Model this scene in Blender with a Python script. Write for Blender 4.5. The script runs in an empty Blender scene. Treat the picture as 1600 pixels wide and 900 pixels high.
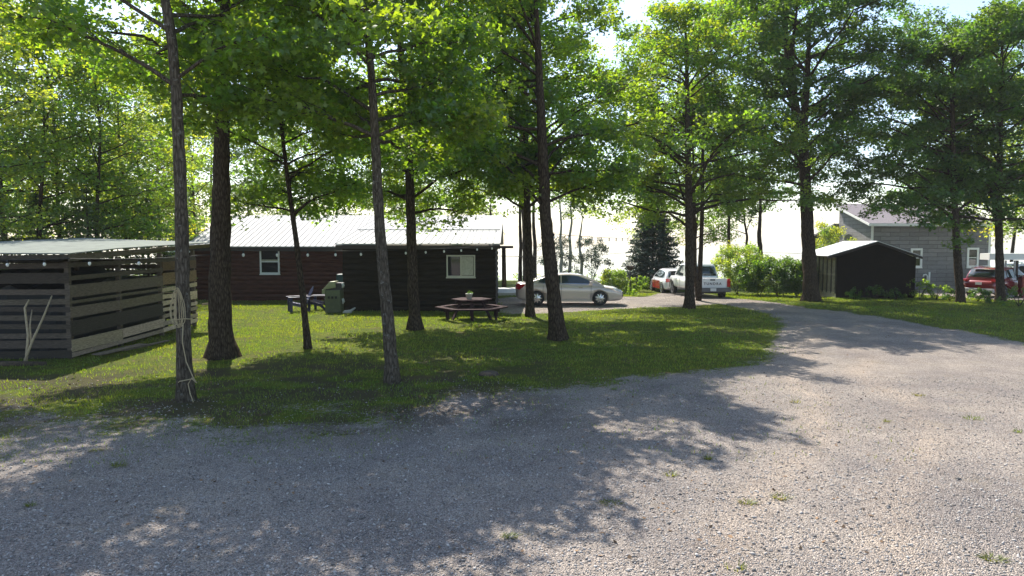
import bpy, bmesh, math, random
import numpy as np
from mathutils import Vector, Matrix, Quaternion

random.seed(7)
RNG = np.random.default_rng(11)
SC = bpy.context.scene
COL = SC.collection

# ------------------------------------------------------------------ camera, world, sun, exposure
FPX = 1100.0
TH = math.atan(72 / FPX)
CAMH = 3.0
cam_d = bpy.data.cameras.new("camera")
cam_d.sensor_width = 36.0
cam_d.lens = 36.0 * FPX / 1600
cam_d.clip_end = 9000
cam_d.clip_start = 0.1
cam = bpy.data.objects.new("camera", cam_d)
COL.objects.link(cam)
cam.location = (0, 0, CAMH)
cam.rotation_euler = (math.pi / 2 - TH, 0, 0)
SC.camera = cam

SUN_EL, SUN_AZ = math.radians(50), math.radians(-20)      # azimuth from +Y towards +X
w = bpy.data.worlds.new("World"); SC.world = w; w.use_nodes = True
wn = w.node_tree.nodes; wl = w.node_tree.links
sky = wn.new('ShaderNodeTexSky'); sky.sky_type = 'NISHITA'; sky.sun_disc = False
sky.sun_elevation = SUN_EL; sky.sun_rotation = SUN_AZ
sky.air_density = 1.0; sky.dust_density = 1.0; sky.ozone_density = 1.0
wl.new(sky.outputs[0], wn['Background'].inputs[0])
wn['Background'].inputs[1].default_value = 0.13
sd = bpy.data.lights.new("sun", 'SUN'); sd.energy = 5.0; sd.angle = math.radians(0.53)
sd.color = (1.0, 0.93, 0.82)
sun = bpy.data.objects.new("sun", sd); COL.objects.link(sun)
to_sun = Vector((math.sin(SUN_AZ) * math.cos(SUN_EL), math.cos(SUN_AZ) * math.cos(SUN_EL), math.sin(SUN_EL)))
sun.rotation_euler = (-to_sun).to_track_quat('-Z', 'Y').to_euler()
sun.location = (0, 0, 40)
SC.view_settings.view_transform = 'Standard'
SC.view_settings.look = 'None'
SC.view_settings.gamma = 1.0
SC.view_settings.use_curve_mapping = False
SC.view_settings.exposure = 1.1
SC.cycles.max_bounces = 8
SC.cycles.transparent_max_bounces = 8

# ------------------------------------------------------------------ helpers
CF = np.array([0, math.cos(TH), -math.sin(TH)]); CU = np.array([0, math.sin(TH), math.cos(TH)])
def P(x, y, D):
    """point at depth D (world Y) seen at photo pixel x,y: used to read real positions off the photo"""
    d = CF + np.array([1.0, 0, 0]) * (x - 800) / FPX + CU * (450 - y) / FPX
    t = D / d[1]
    return np.array([d[0] * t, D, CAMH + d[2] * t])
def G(x, y, z=0.0):
    d = CF + np.array([1.0, 0, 0]) * (x - 800) / FPX + CU * (450 - y) / FPX
    t = (z - CAMH) / d[2]
    return np.array([d[0] * t, d[1] * t, z])
def smooth(a, b, x):
    t = np.clip((x - a) / (b - a), 0, 1); return t * t * (3 - 2 * t)
def hash2(ix, iy, s):
    n = (ix * 374761393 + iy * 668265263 + s * 974634777) & 0x7fffffff
    n = ((n ^ (n >> 13)) * 1274126177) & 0x7fffffff
    return ((n ^ (n >> 16)) & 0xffff) / 65535.0
def vnoise(x, y, s=0):
    x = np.asarray(x, float); y = np.asarray(y, float)
    ix = np.floor(x).astype(np.int64); iy = np.floor(y).astype(np.int64)
    fx = x - ix; fy = y - iy; fx = fx * fx * (3 - 2 * fx); fy = fy * fy * (3 - 2 * fy)
    a = hash2(ix, iy, s); b = hash2(ix + 1, iy, s); c = hash2(ix, iy + 1, s); d = hash2(ix + 1, iy + 1, s)
    return (a * (1 - fx) + b * fx) * (1 - fy) + (c * (1 - fx) + d * fx) * fy
def fbm(x, y, s=0, o=4):
    v = 0; a = 0.5; t = 0
    for k in range(o):
        v = v + a * vnoise(x * 2 ** k, y * 2 ** k, s + k * 17); t += a; a *= 0.55
    return v / t
def ground_h(x, y):
    x = np.asarray(x, float); y = np.asarray(y, float)
    h = (fbm(x * .35, y * .35, 3, 3) - .5) * 0.10 * smooth(3, 14, y)
    h = h - 0.25 * smooth(36, 46, y)
    h = h + 0.10 * smooth(13, 18, x - 0.0) * smooth(20, 27, y) * (1 - smooth(34, 40, y))
    h = h - 5.5 * smooth(60, 70, y + 2.0 * fbm(x * .1, y * .02, 9, 2))
    return h
def gz(x, y): return float(ground_h(np.array([x]), np.array([y]))[0])

def new_mesh(name, verts, faces, mat=None, sm=False, tint=None, loops=None):
    me = bpy.data.meshes.new(name)
    me.from_pydata(verts, [], faces); 
    if mat: me.materials.append(mat)
    if sm: me.polygons.foreach_set('use_smooth', [True] * len(me.polygons))
    return me
def np_mesh(name, verts, quads_or_tris, mat, sm=False, fcol=None):
    """fast mesh from arrays: verts (N,3), faces (M,k)"""
    f = np.asarray(quads_or_tris, dtype=np.int32); M, k = f.shape
    me = bpy.data.meshes.new(name)
    me.vertices.add(len(verts)); me.vertices.foreach_set('co', np.asarray(verts, dtype=np.float32).ravel())
    me.loops.add(M * k); me.loops.foreach_set('vertex_index', f.ravel())
    me.polygons.add(M); me.polygons.foreach_set('loop_start', np.arange(0, M * k, k, dtype=np.int32))
    if sm: me.polygons.foreach_set('use_smooth', np.ones(M, dtype=bool))
    me.update(calc_edges=True)
    if fcol is not None:
        at = me.attributes.new('tint', 'FLOAT_COLOR', 'FACE')
        c = np.ones((M, 4), dtype=np.float32); c[:, :3] = fcol
        at.data.foreach_set('color', c.ravel())
    me.materials.append(mat)
    return me
def tag(o, label=None, cat=None, group=None, kind=None):
    if label: o['label'] = label
    if cat: o['category'] = cat
    if group: o['group'] = group
    if kind: o['kind'] = kind
    return o
def empty(name, loc, label, cat, group=None, rz=0.0):
    o = bpy.data.objects.new(name, None); COL.objects.link(o)
    o.location = loc; o.rotation_euler = (0, 0, rz); o.empty_display_size = .3
    return tag(o, label, cat, group)
def link(name, me, parent=None, loc=None):
    o = bpy.data.objects.new(name, me); COL.objects.link(o)
    if parent is not None: o.parent = parent
    if loc is not None: o.location = loc
    return o
def root_loc(p):
    while p.parent: p = p.parent
    return np.array(p.location)

class MB:
    """collects shapes, builds ONE mesh object"""
    def __init__(s): s.v = []; s.f = []; s.c = []; s.sm = []
    def add(s, vs, fs, tint=1.0, sm=False):
        n = len(s.v); s.v += [tuple(map(float, p)) for p in vs]
        if not hasattr(tint, '__len__'): tint = (tint,) * 3
        for f in fs: s.f.append([i + n for i in f]); s.c.append(tint); s.sm.append(sm)
        return s
    def box(s, a, b, tint=1.0):
        x0, y0, z0 = np.minimum(a, b); x1, y1, z1 = np.maximum(a, b)
        return s.add([(x0,y0,z0),(x1,y0,z0),(x1,y1,z0),(x0,y1,z0),(x0,y0,z1),(x1,y0,z1),(x1,y1,z1),(x0,y1,z1)],
                     [(3,2,1,0),(4,5,6,7),(0,1,5,4),(1,2,6,5),(2,3,7,6),(3,0,4,7)], tint)
    def cbox(s, c, size, R=None, tint=1.0):
        h = np.array(size) / 2; vs = []
        for sx, sy, sz in ((-1,-1,-1),(1,-1,-1),(1,1,-1),(-1,1,-1),(-1,-1,1),(1,-1,1),(1,1,1),(-1,1,1)):
            p = Vector((sx*h[0], sy*h[1], sz*h[2]))
            if R is not None: p = R @ p
            vs.append((c[0]+p.x, c[1]+p.y, c[2]+p.z))
        return s.add(vs, [(3,2,1,0),(4,5,6,7),(0,1,5,4),(1,2,6,5),(2,3,7,6),(3,0,4,7)], tint)
    def beam(s, a, b, wd, ht, tint=1.0, up=(0,0,1)):
        a = Vector(a); b = Vector(b); d = (b - a); L = d.length; d.normalize()
        u = Vector(up); sx = d.cross(u)
        if sx.length < 1e-4: sx = d.cross(Vector((0,1,0)))
        sx.normalize(); u = sx.cross(d)
        R = Matrix((d, sx, u)).transposed()
        return s.cbox((a + b) / 2, (L, wd, ht), R, tint)
    def tube(s, pts, rad, n=8, cap=True, tint=1.0, sm=True):
        vs, fs = tube_arrays(np.array(pts, float), np.array(rad if hasattr(rad, '__len__') else [rad]*len(pts), float), n)
        fs = [tuple(q) for q in fs]; k = len(pts)
        s.add(vs, fs, tint, sm)
        if cap:
            nn = len(s.v) - len(vs)
            s.f.append([nn + i for i in range(n)][::-1]); s.c.append((1,1,1) if not hasattr(tint,'__len__') else tint); s.sm.append(False)
            s.f.append([nn + (k-1)*n + i for i in range(n)]); s.c.append((1,1,1) if not hasattr(tint,'__len__') else tint); s.sm.append(False)
        return s
    def lathe(s, prof, n=24, c=(0,0,0), axis='z', tint=1.0, sm=True):
        vs = []; fs = []
        for (r, h) in prof:
            for i in range(n):
                a = 2*math.pi*i/n; x, y = r*math.cos(a), r*math.sin(a)
                vs.append((c[0]+x, c[1]+y, c[2]+h) if axis == 'z' else (c[0]+x, c[1]+h, c[2]+y))
        m = len(prof)
        for j in range(m-1):
            for i in range(n):
                q = (j*n+i, j*n+(i+1)%n, (j+1)*n+(i+1)%n, (j+1)*n+i)
                fs.append(q if axis == 'z' else q[::-1])
        return s.add(vs, fs, tint, sm)
    def prism(s, poly, d, tint=1.0):
        """poly: 3-D polygon, extruded by vector d"""
        n = len(poly); p = [np.array(q, float) for q in poly]; d = np.array(d, float)
        vs = p + [q + d for q in p]
        return s.add(vs, [tuple(range(n))[::-1], tuple(range(n, 2*n))] + [(i, (i+1)%n, n+(i+1)%n, n+i) for i in range(n)], tint)
    def build(s, name, mat, parent=None, world=True, bevel=0, fix=True):
        off = root_loc(parent) if (parent is not None and world) else np.zeros(3)
        me = bpy.data.meshes.new(name)
        v = [tuple(np.array(p) - off) for p in s.v] if parent is not None and world else s.v
        me.from_pydata(v, [], s.f)
        me.polygons.foreach_set('use_smooth', s.sm)
        at = me.attributes.new('tint', 'FLOAT_COLOR', 'FACE')
        c = np.ones((len(s.f), 4), dtype=np.float32); c[:, :3] = np.array(s.c)
        at.data.foreach_set('color', c.ravel())
        me.materials.append(mat)
        if fix:
            bm = bmesh.new(); bm.from_mesh(me); bmesh.ops.recalc_face_normals(bm, faces=bm.faces); bm.to_mesh(me); bm.free()
        o = link(name, me, parent)
        if bevel:
            m = o.modifiers.new('bevel', 'BEVEL'); m.width = bevel; m.segments = 2; m.limit_method = 'ANGLE'
        return o

def tube_arrays(pts, rad, n=8, lob=None):
    k = len(pts); T = np.gradient(pts, axis=0); T /= np.linalg.norm(T, axis=1)[:, None] + 1e-9
    ref = np.array([0.0, 1, 0]) if abs(T[:, 1]).max() < .9 else np.array([1.0, 0, 0.13])
    if abs(T @ ref).max() > .97: ref = np.array([0.3, 0.2, 1.0]); ref /= np.linalg.norm(ref)
    A = np.cross(T, ref); A /= np.linalg.norm(A, axis=1)[:, None] + 1e-9
    B = np.cross(T, A)
    an = np.arange(n) * 2 * np.pi / n
    r = rad[:, None] * np.ones(n)[None]
    if lob is not None: r = r * lob
    v = pts[:, None, :] + r[..., None] * (np.cos(an)[None, :, None] * A[:, None] + np.sin(an)[None, :, None] * B[:, None])
    v = v.reshape(-1, 3)
    i = np.arange(n); j = np.arange(k - 1)[:, None]
    f = np.stack([j*n + i, j*n + (i+1) % n, (j+1)*n + (i+1) % n, (j+1)*n + i], -1).reshape(-1, 4)
    return v, f

# ------------------------------------------------------------------ materials
def mat(name, col=(.5,.5,.5), rough=.7, metal=0.0, noise=0.0, scale=8.0, bump=0.0, bscale=40.0, tint=False, stretch=None, spec=None, coat=0.0, col2=None, emis=None):
    m = bpy.data.materials.new(name); m.use_nodes = True; nt = m.node_tree; N = nt.nodes; L = nt.links
    b = N['Principled BSDF']; b.inputs['Base Color'].default_value = (*col, 1); b.inputs['Roughness'].default_value = rough
    b.inputs['Metallic'].default_value = metal
    if spec is not None: b.inputs['Specular IOR Level'].default_value = spec
    if coat: b.inputs['Coat Weight'].default_value = coat; b.inputs['Coat Roughness'].default_value = .05
    tc = N.new('ShaderNodeTexCoord'); mp = N.new('ShaderNodeMapping'); L.new(tc.outputs['Object'], mp.inputs[0])
    if stretch: mp.inputs['Scale'].default_value = stretch
    out = None
    if noise or col2:
        nz = N.new('ShaderNodeTexNoise'); nz.inputs['Scale'].default_value = scale; nz.inputs['Detail'].default_value = 6
        nz.inputs['Roughness'].default_value = .65; L.new(mp.outputs[0], nz.inputs['Vector'])
        rp = N.new('ShaderNodeValToRGB'); L.new(nz.outputs[0], rp.inputs[0])
        c2 = col2 if col2 else tuple(c * (1 + noise) for c in col)
        c1 = tuple(c * (1 - noise) for c in col) if not col2 else col
        rp.color_ramp.elements[0].position = .32; rp.color_ramp.elements[1].position = .68
        rp.color_ramp.elements[0].color = (*c1, 1); rp.color_ramp.elements[1].color = (*c2, 1)
        out = rp.outputs[0]
    if tint:
        at = N.new('ShaderNodeAttribute'); at.attribute_name = 'tint'
        mx = N.new('ShaderNodeMix'); mx.data_type = 'RGBA'; mx.blend_type = 'MULTIPLY'; mx.inputs[0].default_value = 1
        if out: L.new(out, mx.inputs[6])
        else: mx.inputs[6].default_value = (*col, 1)
        L.new(at.outputs['Color'], mx.inputs[7]); out = mx.outputs[2]
    if out: L.new(out, b.inputs['Base Color'])
    if bump:
        n2 = N.new('ShaderNodeTexNoise'); n2.inputs['Scale'].default_value = bscale; n2.inputs['Detail'].default_value = 5
        L.new(mp.outputs[0], n2.inputs['Vector'])
        bp = N.new('ShaderNodeBump'); bp.inputs['Strength'].default_value = bump; bp.inputs['Distance'].default_value = .02
        L.new(n2.outputs[0], bp.inputs['Height']); L.new(bp.outputs[0], b.inputs['Normal'])
    return m

def leaf_mat(name, c_ref, c_tr, tr=.5, rough=.5):
    m = bpy.data.materials.new(name); m.use_nodes = True; nt = m.node_tree; N = nt.nodes; L = nt.links
    N.remove(N['Principled BSDF']); out = N['Material Output']
    at = N.new('ShaderNodeAttribute'); at.attribute_name = 'tint'
    def mul(c):
        mx = N.new('ShaderNodeMix'); mx.data_type = 'RGBA'; mx.blend_type = 'MULTIPLY'; mx.inputs[0].default_value = 1
        mx.inputs[6].default_value = (*c, 1); L.new(at.outputs['Color'], mx.inputs[7]); return mx.outputs[2]
    d = N.new('ShaderNodeBsdfDiffuse'); L.new(mul(c_ref), d.inputs[0])
    t = N.new('ShaderNodeBsdfTranslucent'); L.new(mul(c_tr), t.inputs[0])
    g = N.new('ShaderNodeBsdfGlossy'); g.inputs['Roughness'].default_value = rough; g.inputs[0].default_value = (.9, .95, .9, 1)
    m1 = N.new('ShaderNodeMixShader'); m1.inputs[0].default_value = tr; L.new(d.outputs[0], m1.inputs[1]); L.new(t.outputs[0], m1.inputs[2])
    m2 = N.new('ShaderNodeMixShader'); m2.inputs[0].default_value = .05; L.new(m1.outputs[0], m2.inputs[1]); L.new(g.outputs[0], m2.inputs[2])
    L.new(m2.outputs[0], out.inputs[0])
    return m

M = {}
M['leaf'] = leaf_mat('maple_leaf', (.05, .105, .015), (.34, .52, .018), .57)
M['leaf_dark'] = leaf_mat('dark_leaf', (.035, .085, .014), (.18, .34, .018), .52)
M['leaf_yel'] = leaf_mat('yellow_leaf', (.09, .14, .025), (.46, .60, .04), .58)
M['needle'] = leaf_mat('needle', (.022, .05, .026), (.04, .08, .03), .25)
M['needle2'] = leaf_mat('hemlock_needle', (.06, .095, .02), (.22, .28, .04), .4)
M['grassblade'] = leaf_mat('grass_blade', (.085, .14, .010), (.40, .54, .012), .45)

def bark_mat(name, c1, c2, lichen=.0):
    m = bpy.data.materials.new(name); m.use_nodes = True; nt = m.node_tree; N = nt.nodes; L = nt.links
    b = N['Principled BSDF']; b.inputs['Roughness'].default_value = .95; b.inputs['Specular IOR Level'].default_value = .05
    tc = N.new('ShaderNodeTexCoord'); mp = N.new('ShaderNodeMapping'); L.new(tc.outputs['Object'], mp.inputs[0]); mp.inputs['Scale'].default_value = (1, 1, .22)
    vo = N.new('ShaderNodeTexVoronoi'); vo.inputs['Scale'].default_value = 22; vo.feature = 'DISTANCE_TO_EDGE'; L.new(mp.outputs[0], vo.inputs['Vector'])
    nz = N.new('ShaderNodeTexNoise'); nz.inputs['Scale'].default_value = 26; nz.inputs['Detail'].default_value = 8; nz.inputs['Roughness'].default_value = .7; L.new(mp.outputs[0], nz.inputs['Vector'])
    ad = N.new('ShaderNodeMath'); ad.operation = 'MULTIPLY_ADD'; ad.inputs[1].default_value = 1.2; L.new(vo.outputs['Distance'], ad.inputs[0]); L.new(nz.outputs[0], ad.inputs[2])
    rp = N.new('ShaderNodeValToRGB'); L.new(ad.outputs[0], rp.inputs[0]); e = rp.color_ramp.elements
    e[0].position = .4; e[1].position = .95; e[0].color = (*c1, 1); e[1].color = (*c2, 1)
    # pale lichen patches
    n3 = N.new('ShaderNodeTexNoise'); n3.inputs['Scale'].default_value = 9; n3.inputs['Detail'].default_value = 6; n3.inputs['Roughness'].default_value = .75; L.new(tc.outputs['Object'], n3.inputs['Vector'])
    r3 = N.new('ShaderNodeValToRGB'); L.new(n3.outputs[0], r3.inputs[0]); r3.color_ramp.elements[0].position = .64 - lichen*.2; r3.color_ramp.elements[1].position = .72 - lichen*.2
    r3.color_ramp.elements[1].color = (min(1,.25+lichen),)*3 + (1,)
    mx = N.new('ShaderNodeMix'); mx.data_type = 'RGBA'; L.new(r3.outputs[0], mx.inputs[0]); L.new(rp.outputs[0], mx.inputs[6]); mx.inputs[7].default_value = (.26, .26, .23, 1)
    L.new(mx.outputs[2], b.inputs['Base Color'])
    bp = N.new('ShaderNodeBump'); bp.inputs['Strength'].default_value = .9; bp.inputs['Distance'].default_value = .03; L.new(ad.outputs[0], bp.inputs['Height']); L.new(bp.outputs[0], b.inputs['Normal'])
    return m
M['bark'] = bark_mat('maple_bark', (.018, .012, .008), (.10, .075, .052), .05)
M['bark_grey'] = bark_mat('grey_bark', (.035, .027, .019), (.15, .125, .095), .32)
M['bark_pale'] = bark_mat('pale_birch_bark', (.25, .23, .2), (.62, .6, .56), .3)

M['weathered'] = mat('weathered_board', (.17, .135, .10), .9, noise=.45, scale=7, bump=.5, bscale=30, tint=True, stretch=(1, 1, 9))
M['oldroof'] = mat('old_painted_metal', (.21, .235, .215), .9, spec=.05, scale=3, col2=(.15, .165, .155))
M['metalroof'] = mat('pale_metal_roof', (.40, .405, .41), .7, spec=.12, noise=.08, scale=2)
M['logred'] = mat('stained_log', (.075, .026, .016), .8, spec=.2, noise=.4, scale=5, bump=.3, bscale=20, stretch=(.35, .35, 3))
M['logdark'] = mat('dark_log', (.021, .016, .010), .85, spec=.15, noise=.4, scale=5, bump=.3, bscale=20, stretch=(.35, .35, 3))
M['fasciadark'] = mat('dark_fascia', (.035, .025, .02), .7, noise=.3)
M['white'] = mat('white_vinyl', (.78, .78, .76), .45)
M['cream'] = mat('cream_vinyl', (.50, .47, .36), .5)
M['glass'] = mat('window_glass', (.012, .016, .018), .04, spec=.8)
M['glareglass'] = mat('pale_reflection_glass', (.10, .09, .06), .35, col2=(.42, .38, .27), scale=7)  # pale mottling paints reflected light into the colour of the panes
M['curtain'] = mat('curtain', (.45, .42, .32), .9, noise=.2, scale=14)
M['browncladding'] = mat('dark_brown_cladding', (.012, .0095, .006), .9, spec=.1, noise=.25, scale=3, bump=.15, bscale=60)
M['whitemetal'] = mat('white_roof_sheet', (.6, .6, .6), .45)
M['paintedwood'] = mat('flaking_painted_wood', (.66, .62, .48), .8, col2=(.34, .24, .14), scale=9, bump=.2, stretch=(3, 3, .7), tint=True)
M['shingle'] = mat('purple_grey_shingle', (.16, .14, .155), .9, noise=.3, scale=30, bump=.4, bscale=60)
M['purplewood'] = mat('stained_picnic_wood', (.045, .025, .026), .85, spec=.15, noise=.35, scale=8, bump=.3, stretch=(1, 1, 1))
M['navy'] = mat('navy_resin', (.014, .020, .075), .4)
M['olive'] = mat('olive_paint', (.09, .105, .055), .5, noise=.15, scale=6)
M['olivecream'] = mat('faded_khaki_lid', (.24, .25, .13), .5, noise=.15)
M['teal'] = mat('dark_teal_fabric', (.008, .05, .042), .6)
M['black'] = mat('black_plastic', (.012, .012, .013), .5)
M['rope'] = mat('tan_rope', (.42, .34, .20), .9, noise=.3, scale=90, bump=.5, bscale=160)
M['stick'] = mat('bare_wood', (.38, .30, .19), .85, noise=.3, scale=12, stretch=(3,3,.5))
M['pearl'] = mat('pearl_car_paint', (.52, .44, .38), .28, metal=.12, coat=1.0)
M['whitepaint'] = mat('white_car_paint', (.76, .77, .79), .25, coat=1.0)
M['redpaint'] = mat('dark_red_car_paint', (.17, .007, .014), .25, metal=.15, coat=1.0)
M['carglass'] = mat('car_glass', (.02, .03, .03), .03, spec=.9)
M['tyre'] = mat('tyre_rubber', (.02, .02, .02), .85, bump=.2)
M['alloy'] = mat('alloy_rim', (.55, .55, .56), .25, metal=.9)
M['chrome'] = mat('chrome', (.7, .7, .7), .1, metal=1.0)
M['tail'] = mat('red_lens', (.45, .01, .015), .12, coat=1.0)
M['lamp'] = mat('clear_lens', (.6, .6, .62), .1, coat=1.0)
M['greyplastic'] = mat('grey_plastic', (.10, .10, .105), .6)
M['silverplastic'] = mat('silver_plastic', (.38, .38, .38), .5)
M['plate'] = mat('plate_white', (.6, .62, .62), .4)
M['bulb'] = mat('frosted_bulb', (.80, .80, .76), .15, coat=.6)
M['cord'] = mat('black_cord', (.012, .012, .012), .7)
M['pot'] = mat('white_pot', (.62, .62, .55), .5)
M['concrete'] = mat('pale_concrete', (.55, .54, .51), .85, noise=.1, scale=4, bump=.2)
M['stump'] = mat('rotten_wood', (.07, .05, .035), .95, noise=.5, scale=15, bump=.6)

def siding_mat():
    m = bpy.data.materials.new('grey_siding'); m.use_nodes = True; N = m.node_tree.nodes; L = m.node_tree.links; b = N['Principled BSDF']
    b.inputs['Roughness'].default_value = .75
    tc = N.new('ShaderNodeTexCoord'); sp = N.new('ShaderNodeSeparateXYZ'); L.new(tc.outputs['Object'], sp.inputs[0])
    ad = N.new('ShaderNodeMath'); L.new(sp.outputs[0], ad.inputs[0]); L.new(sp.outputs[1], ad.inputs[1])
    cb = N.new('ShaderNodeCombineXYZ'); L.new(ad.outputs[0], cb.inputs[0]); L.new(sp.outputs[2], cb.inputs[1])
    br = N.new('ShaderNodeTexBrick'); br.inputs['Scale'].default_value = 1; br.inputs['Brick Width'].default_value = 1.3; br.inputs['Row Height'].default_value = .28
    br.inputs['Mortar Size'].default_value = .012; br.inputs['Mortar Smooth'].default_value = .3
    br.inputs['Color1'].default_value = (.165, .16, .17, 1); br.inputs['Color2'].default_value = (.235, .228, .235, 1); br.inputs['Mortar'].default_value = (.07, .07, .08, 1)
    L.new(cb.outputs[0], br.inputs['Vector'])
    nz = N.new('ShaderNodeTexNoise'); nz.inputs['Scale'].default_value = 3; nz.inputs['Detail'].default_value = 7
    mp = N.new('ShaderNodeMapping'); mp.inputs['Scale'].default_value = (1, 1, 8); L.new(tc.outputs['Object'], mp.inputs[0]); L.new(mp.outputs[0], nz.inputs['Vector'])
    mx = N.new('ShaderNodeMix'); mx.data_type = 'RGBA'; mx.blend_type = 'OVERLAY'; mx.inputs[0].default_value = .5; L.new(br.outputs[0], mx.inputs[6]); L.new(nz.outputs[0], mx.inputs[7])
    L.new(mx.outputs[2], b.inputs['Base Color'])
    bp = N.new('ShaderNodeBump'); bp.invert = True; bp.inputs['Distance'].default_value = .03; L.new(br.outputs['Fac'], bp.inputs['Height']); L.new(bp.outputs[0], b.inputs['Normal'])
    return m
M['siding'] = siding_mat()

def ground_mat():
    m = bpy.data.materials.new('ground_gravel_and_grass'); m.use_nodes = True; N = m.node_tree.nodes; L = m.node_tree.links; b = N['Principled BSDF']
    b.inputs['Roughness'].default_value = .95; b.inputs['Specular IOR Level'].default_value = .15
    tc = N.new('ShaderNodeTexCoord'); O = tc.outputs['Object']
    def noise(s, d=5, r=.6):
        n = N.new('ShaderNodeTexNoise'); n.inputs['Scale'].default_value = s; n.inputs['Detail'].default_value = d; n.inputs['Roughness'].default_value = r; L.new(O, n.inputs['Vector']); return n.outputs[0]
    def ramp(i, st):
        r = N.new('ShaderNodeValToRGB'); L.new(i, r.inputs[0]); e = r.color_ramp.elements
        e[0].position, e[0].color = st[0][0], (*st[0][1], 1); e[1].position, e[1].color = st[-1][0], (*st[-1][1], 1)
        for p, c in st[1:-1]:
            k = e.new(p); k.color = (*c, 1)
        return r.outputs[0]
    def mix(f, a, bb, mode='MIX'):
        x = N.new('ShaderNodeMix'); x.data_type = 'RGBA'; x.blend_type = mode
        if isinstance(f, float): x.inputs[0].default_value = f
        else: L.new(f, x.inputs[0])
        for s_, i in ((a, 6), (bb, 7)):
            if isinstance(s_, tuple): x.inputs[i].default_value = (*s_, 1)
            else: L.new(s_, x.inputs[i])
        return x.outputs[2]
    def vor(s):
        v = N.new('ShaderNodeTexVoronoi'); v.inputs['Scale'].default_value = s; L.new(O, v.inputs['Vector']); return v
    v1 = vor(72); v2 = vor(150)
    sp = N.new('ShaderNodeSeparateColor'); L.new(v1.outputs['Color'], sp.inputs[0])
    sp2 = N.new('ShaderNodeSeparateColor'); L.new(v2.outputs['Color'], sp2.inputs[0])
    st1 = ramp(sp.outputs[0], [(0, (.11, .10, .095)), (.35, (.33, .295, .275)), (.75, (.49, .445, .41)), (1, (.85, .79, .73))])
    st2 = ramp(sp2.outputs[1], [(0, (.15, .14, .13)), (.5, (.38, .34, .315)), (1, (.67, .61, .56))])
    stone = mix(.45, st1, st2)
    big = ramp(noise(.45, 5, .65), [(.3, (.70, .69, .71)), (.7, (1.26, 1.20, 1.12))])
    stone = mix(1.0, stone, big, 'MULTIPLY')
    # sandy yellowish dust in patches
    dust = ramp(noise(1.1, 6, .7), [(.55, (0, 0, 0)), (.75, (.35, .35, .35))])
    stone = mix(dust, stone, (.36, .30, .19))
    g1 = ramp(noise(2.2, 8, .75), [(.25, (.045, .085, .009)), (.5, (.12, .165, .012)), (.75, (.24, .22, .03))])
    g2 = ramp(noise(38, 4, .7), [(.3, (.55, .55, .5)), (.7, (1.35, 1.35, 1.2))])
    grass = mix(1.0, g1, g2, 'MULTIPLY')
    dirt = ramp(noise(.8, 7, .7), [(.55, (0, 0, 0)), (.68, (.75, .75, .75))])
    grass = mix(dirt, grass, (.15, .11, .065))
    # wheel tracks: paler packed fines along the curve of the drive, darker crumbs and dirt elsewhere
    sg = N.new('ShaderNodeAttribute'); sg.attribute_name = 'soil'
    sgm = ramp(sg.outputs['Fac'], [(0, (0, 0, 0)), (1, (.8, .8, .8))])
    grass = mix(sgm, grass, (.085, .065, .042))
    tr = N.new('ShaderNodeAttribute'); tr.attribute_name = 'track'
    stone = mix(tr.outputs['Fac'], stone, mix(1.0, stone, (1.22, 1.16, 1.08), 'MULTIPLY'))
    dk = ramp(noise(2.7, 8, .75), [(.52, (0, 0, 0)), (.72, (.55, .55, .55))])
    stone = mix(dk, stone, mix(1.0, stone, (.62, .56, .50), 'MULTIPLY'))
    sl = N.new('ShaderNodeAttribute'); sl.attribute_name = 'soil'
    stone = mix(sl.outputs['Fac'], stone, mix(.35, (.075, .055, .04), stone))
    at = N.new('ShaderNodeAttribute'); at.attribute_name = 'grass'
    # ragged edge between turf and stones
    ad = N.new('ShaderNodeMath'); ad.operation = 'ADD'; L.new(at.outputs['Fac'], ad.inputs[0])
    s1 = N.new('ShaderNodeMath'); s1.operation = 'MULTIPLY_ADD'; L.new(noise(9, 7, .8), s1.inputs[0]); s1.inputs[1].default_value = 2.2; s1.inputs[2].default_value = -1.1
    L.new(s1.outputs[0], ad.inputs[1])
    fac = ramp(ad.outputs[0], [(.34, (0, 0, 0)), (.62, (1, 1, 1))])
    L.new(mix(fac, stone, grass), b.inputs['Base Color'])
    h = N.new('ShaderNodeMath'); h.operation = 'MULTIPLY_ADD'; L.new(v1.outputs['Distance'], h.inputs[0]); h.inputs[1].default_value = -14.0
    L.new(noise(60, 4, .8), h.inputs[2])
    bp = N.new('ShaderNodeBump'); bp.inputs['Strength'].default_value = .75; bp.inputs['Distance'].default_value = .012; L.new(h.outputs[0], bp.inputs['Height'])
    L.new(bp.outputs[0], b.inputs['Normal'])
    return m
M['ground'] = ground_mat()
wm = bpy.data.materials.new('lake_water'); wm.use_nodes = True
_b = wm.node_tree.nodes['Principled BSDF']; _b.inputs['Base Color'].default_value = (.10, .14, .16, 1); _b.inputs['Roughness'].default_value = .08; _b.inputs['IOR'].default_value = 1.33
_n = wm.node_tree.nodes.new('ShaderNodeTexNoise'); _n.inputs['Scale'].default_value = .9; _n.inputs['Detail'].default_value = 6
_p = wm.node_tree.nodes.new('ShaderNodeBump'); _p.inputs['Strength'].default_value = .15; _p.inputs['Distance'].default_value = .3
wm.node_tree.links.new(_n.outputs[0], _p.inputs['Height']); wm.node_tree.links.new(_p.outputs[0], _b.inputs['Normal'])
M['water'] = wm

def soil_at(x, y):
    return smooth(3.5, -2, x)*smooth(9.8, 12.0, y)*smooth(20.5, 16, y + 1.5*(x < -8))*smooth(.38, .54, fbm(x*1.3, y*1.3, 61, 5))
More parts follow.
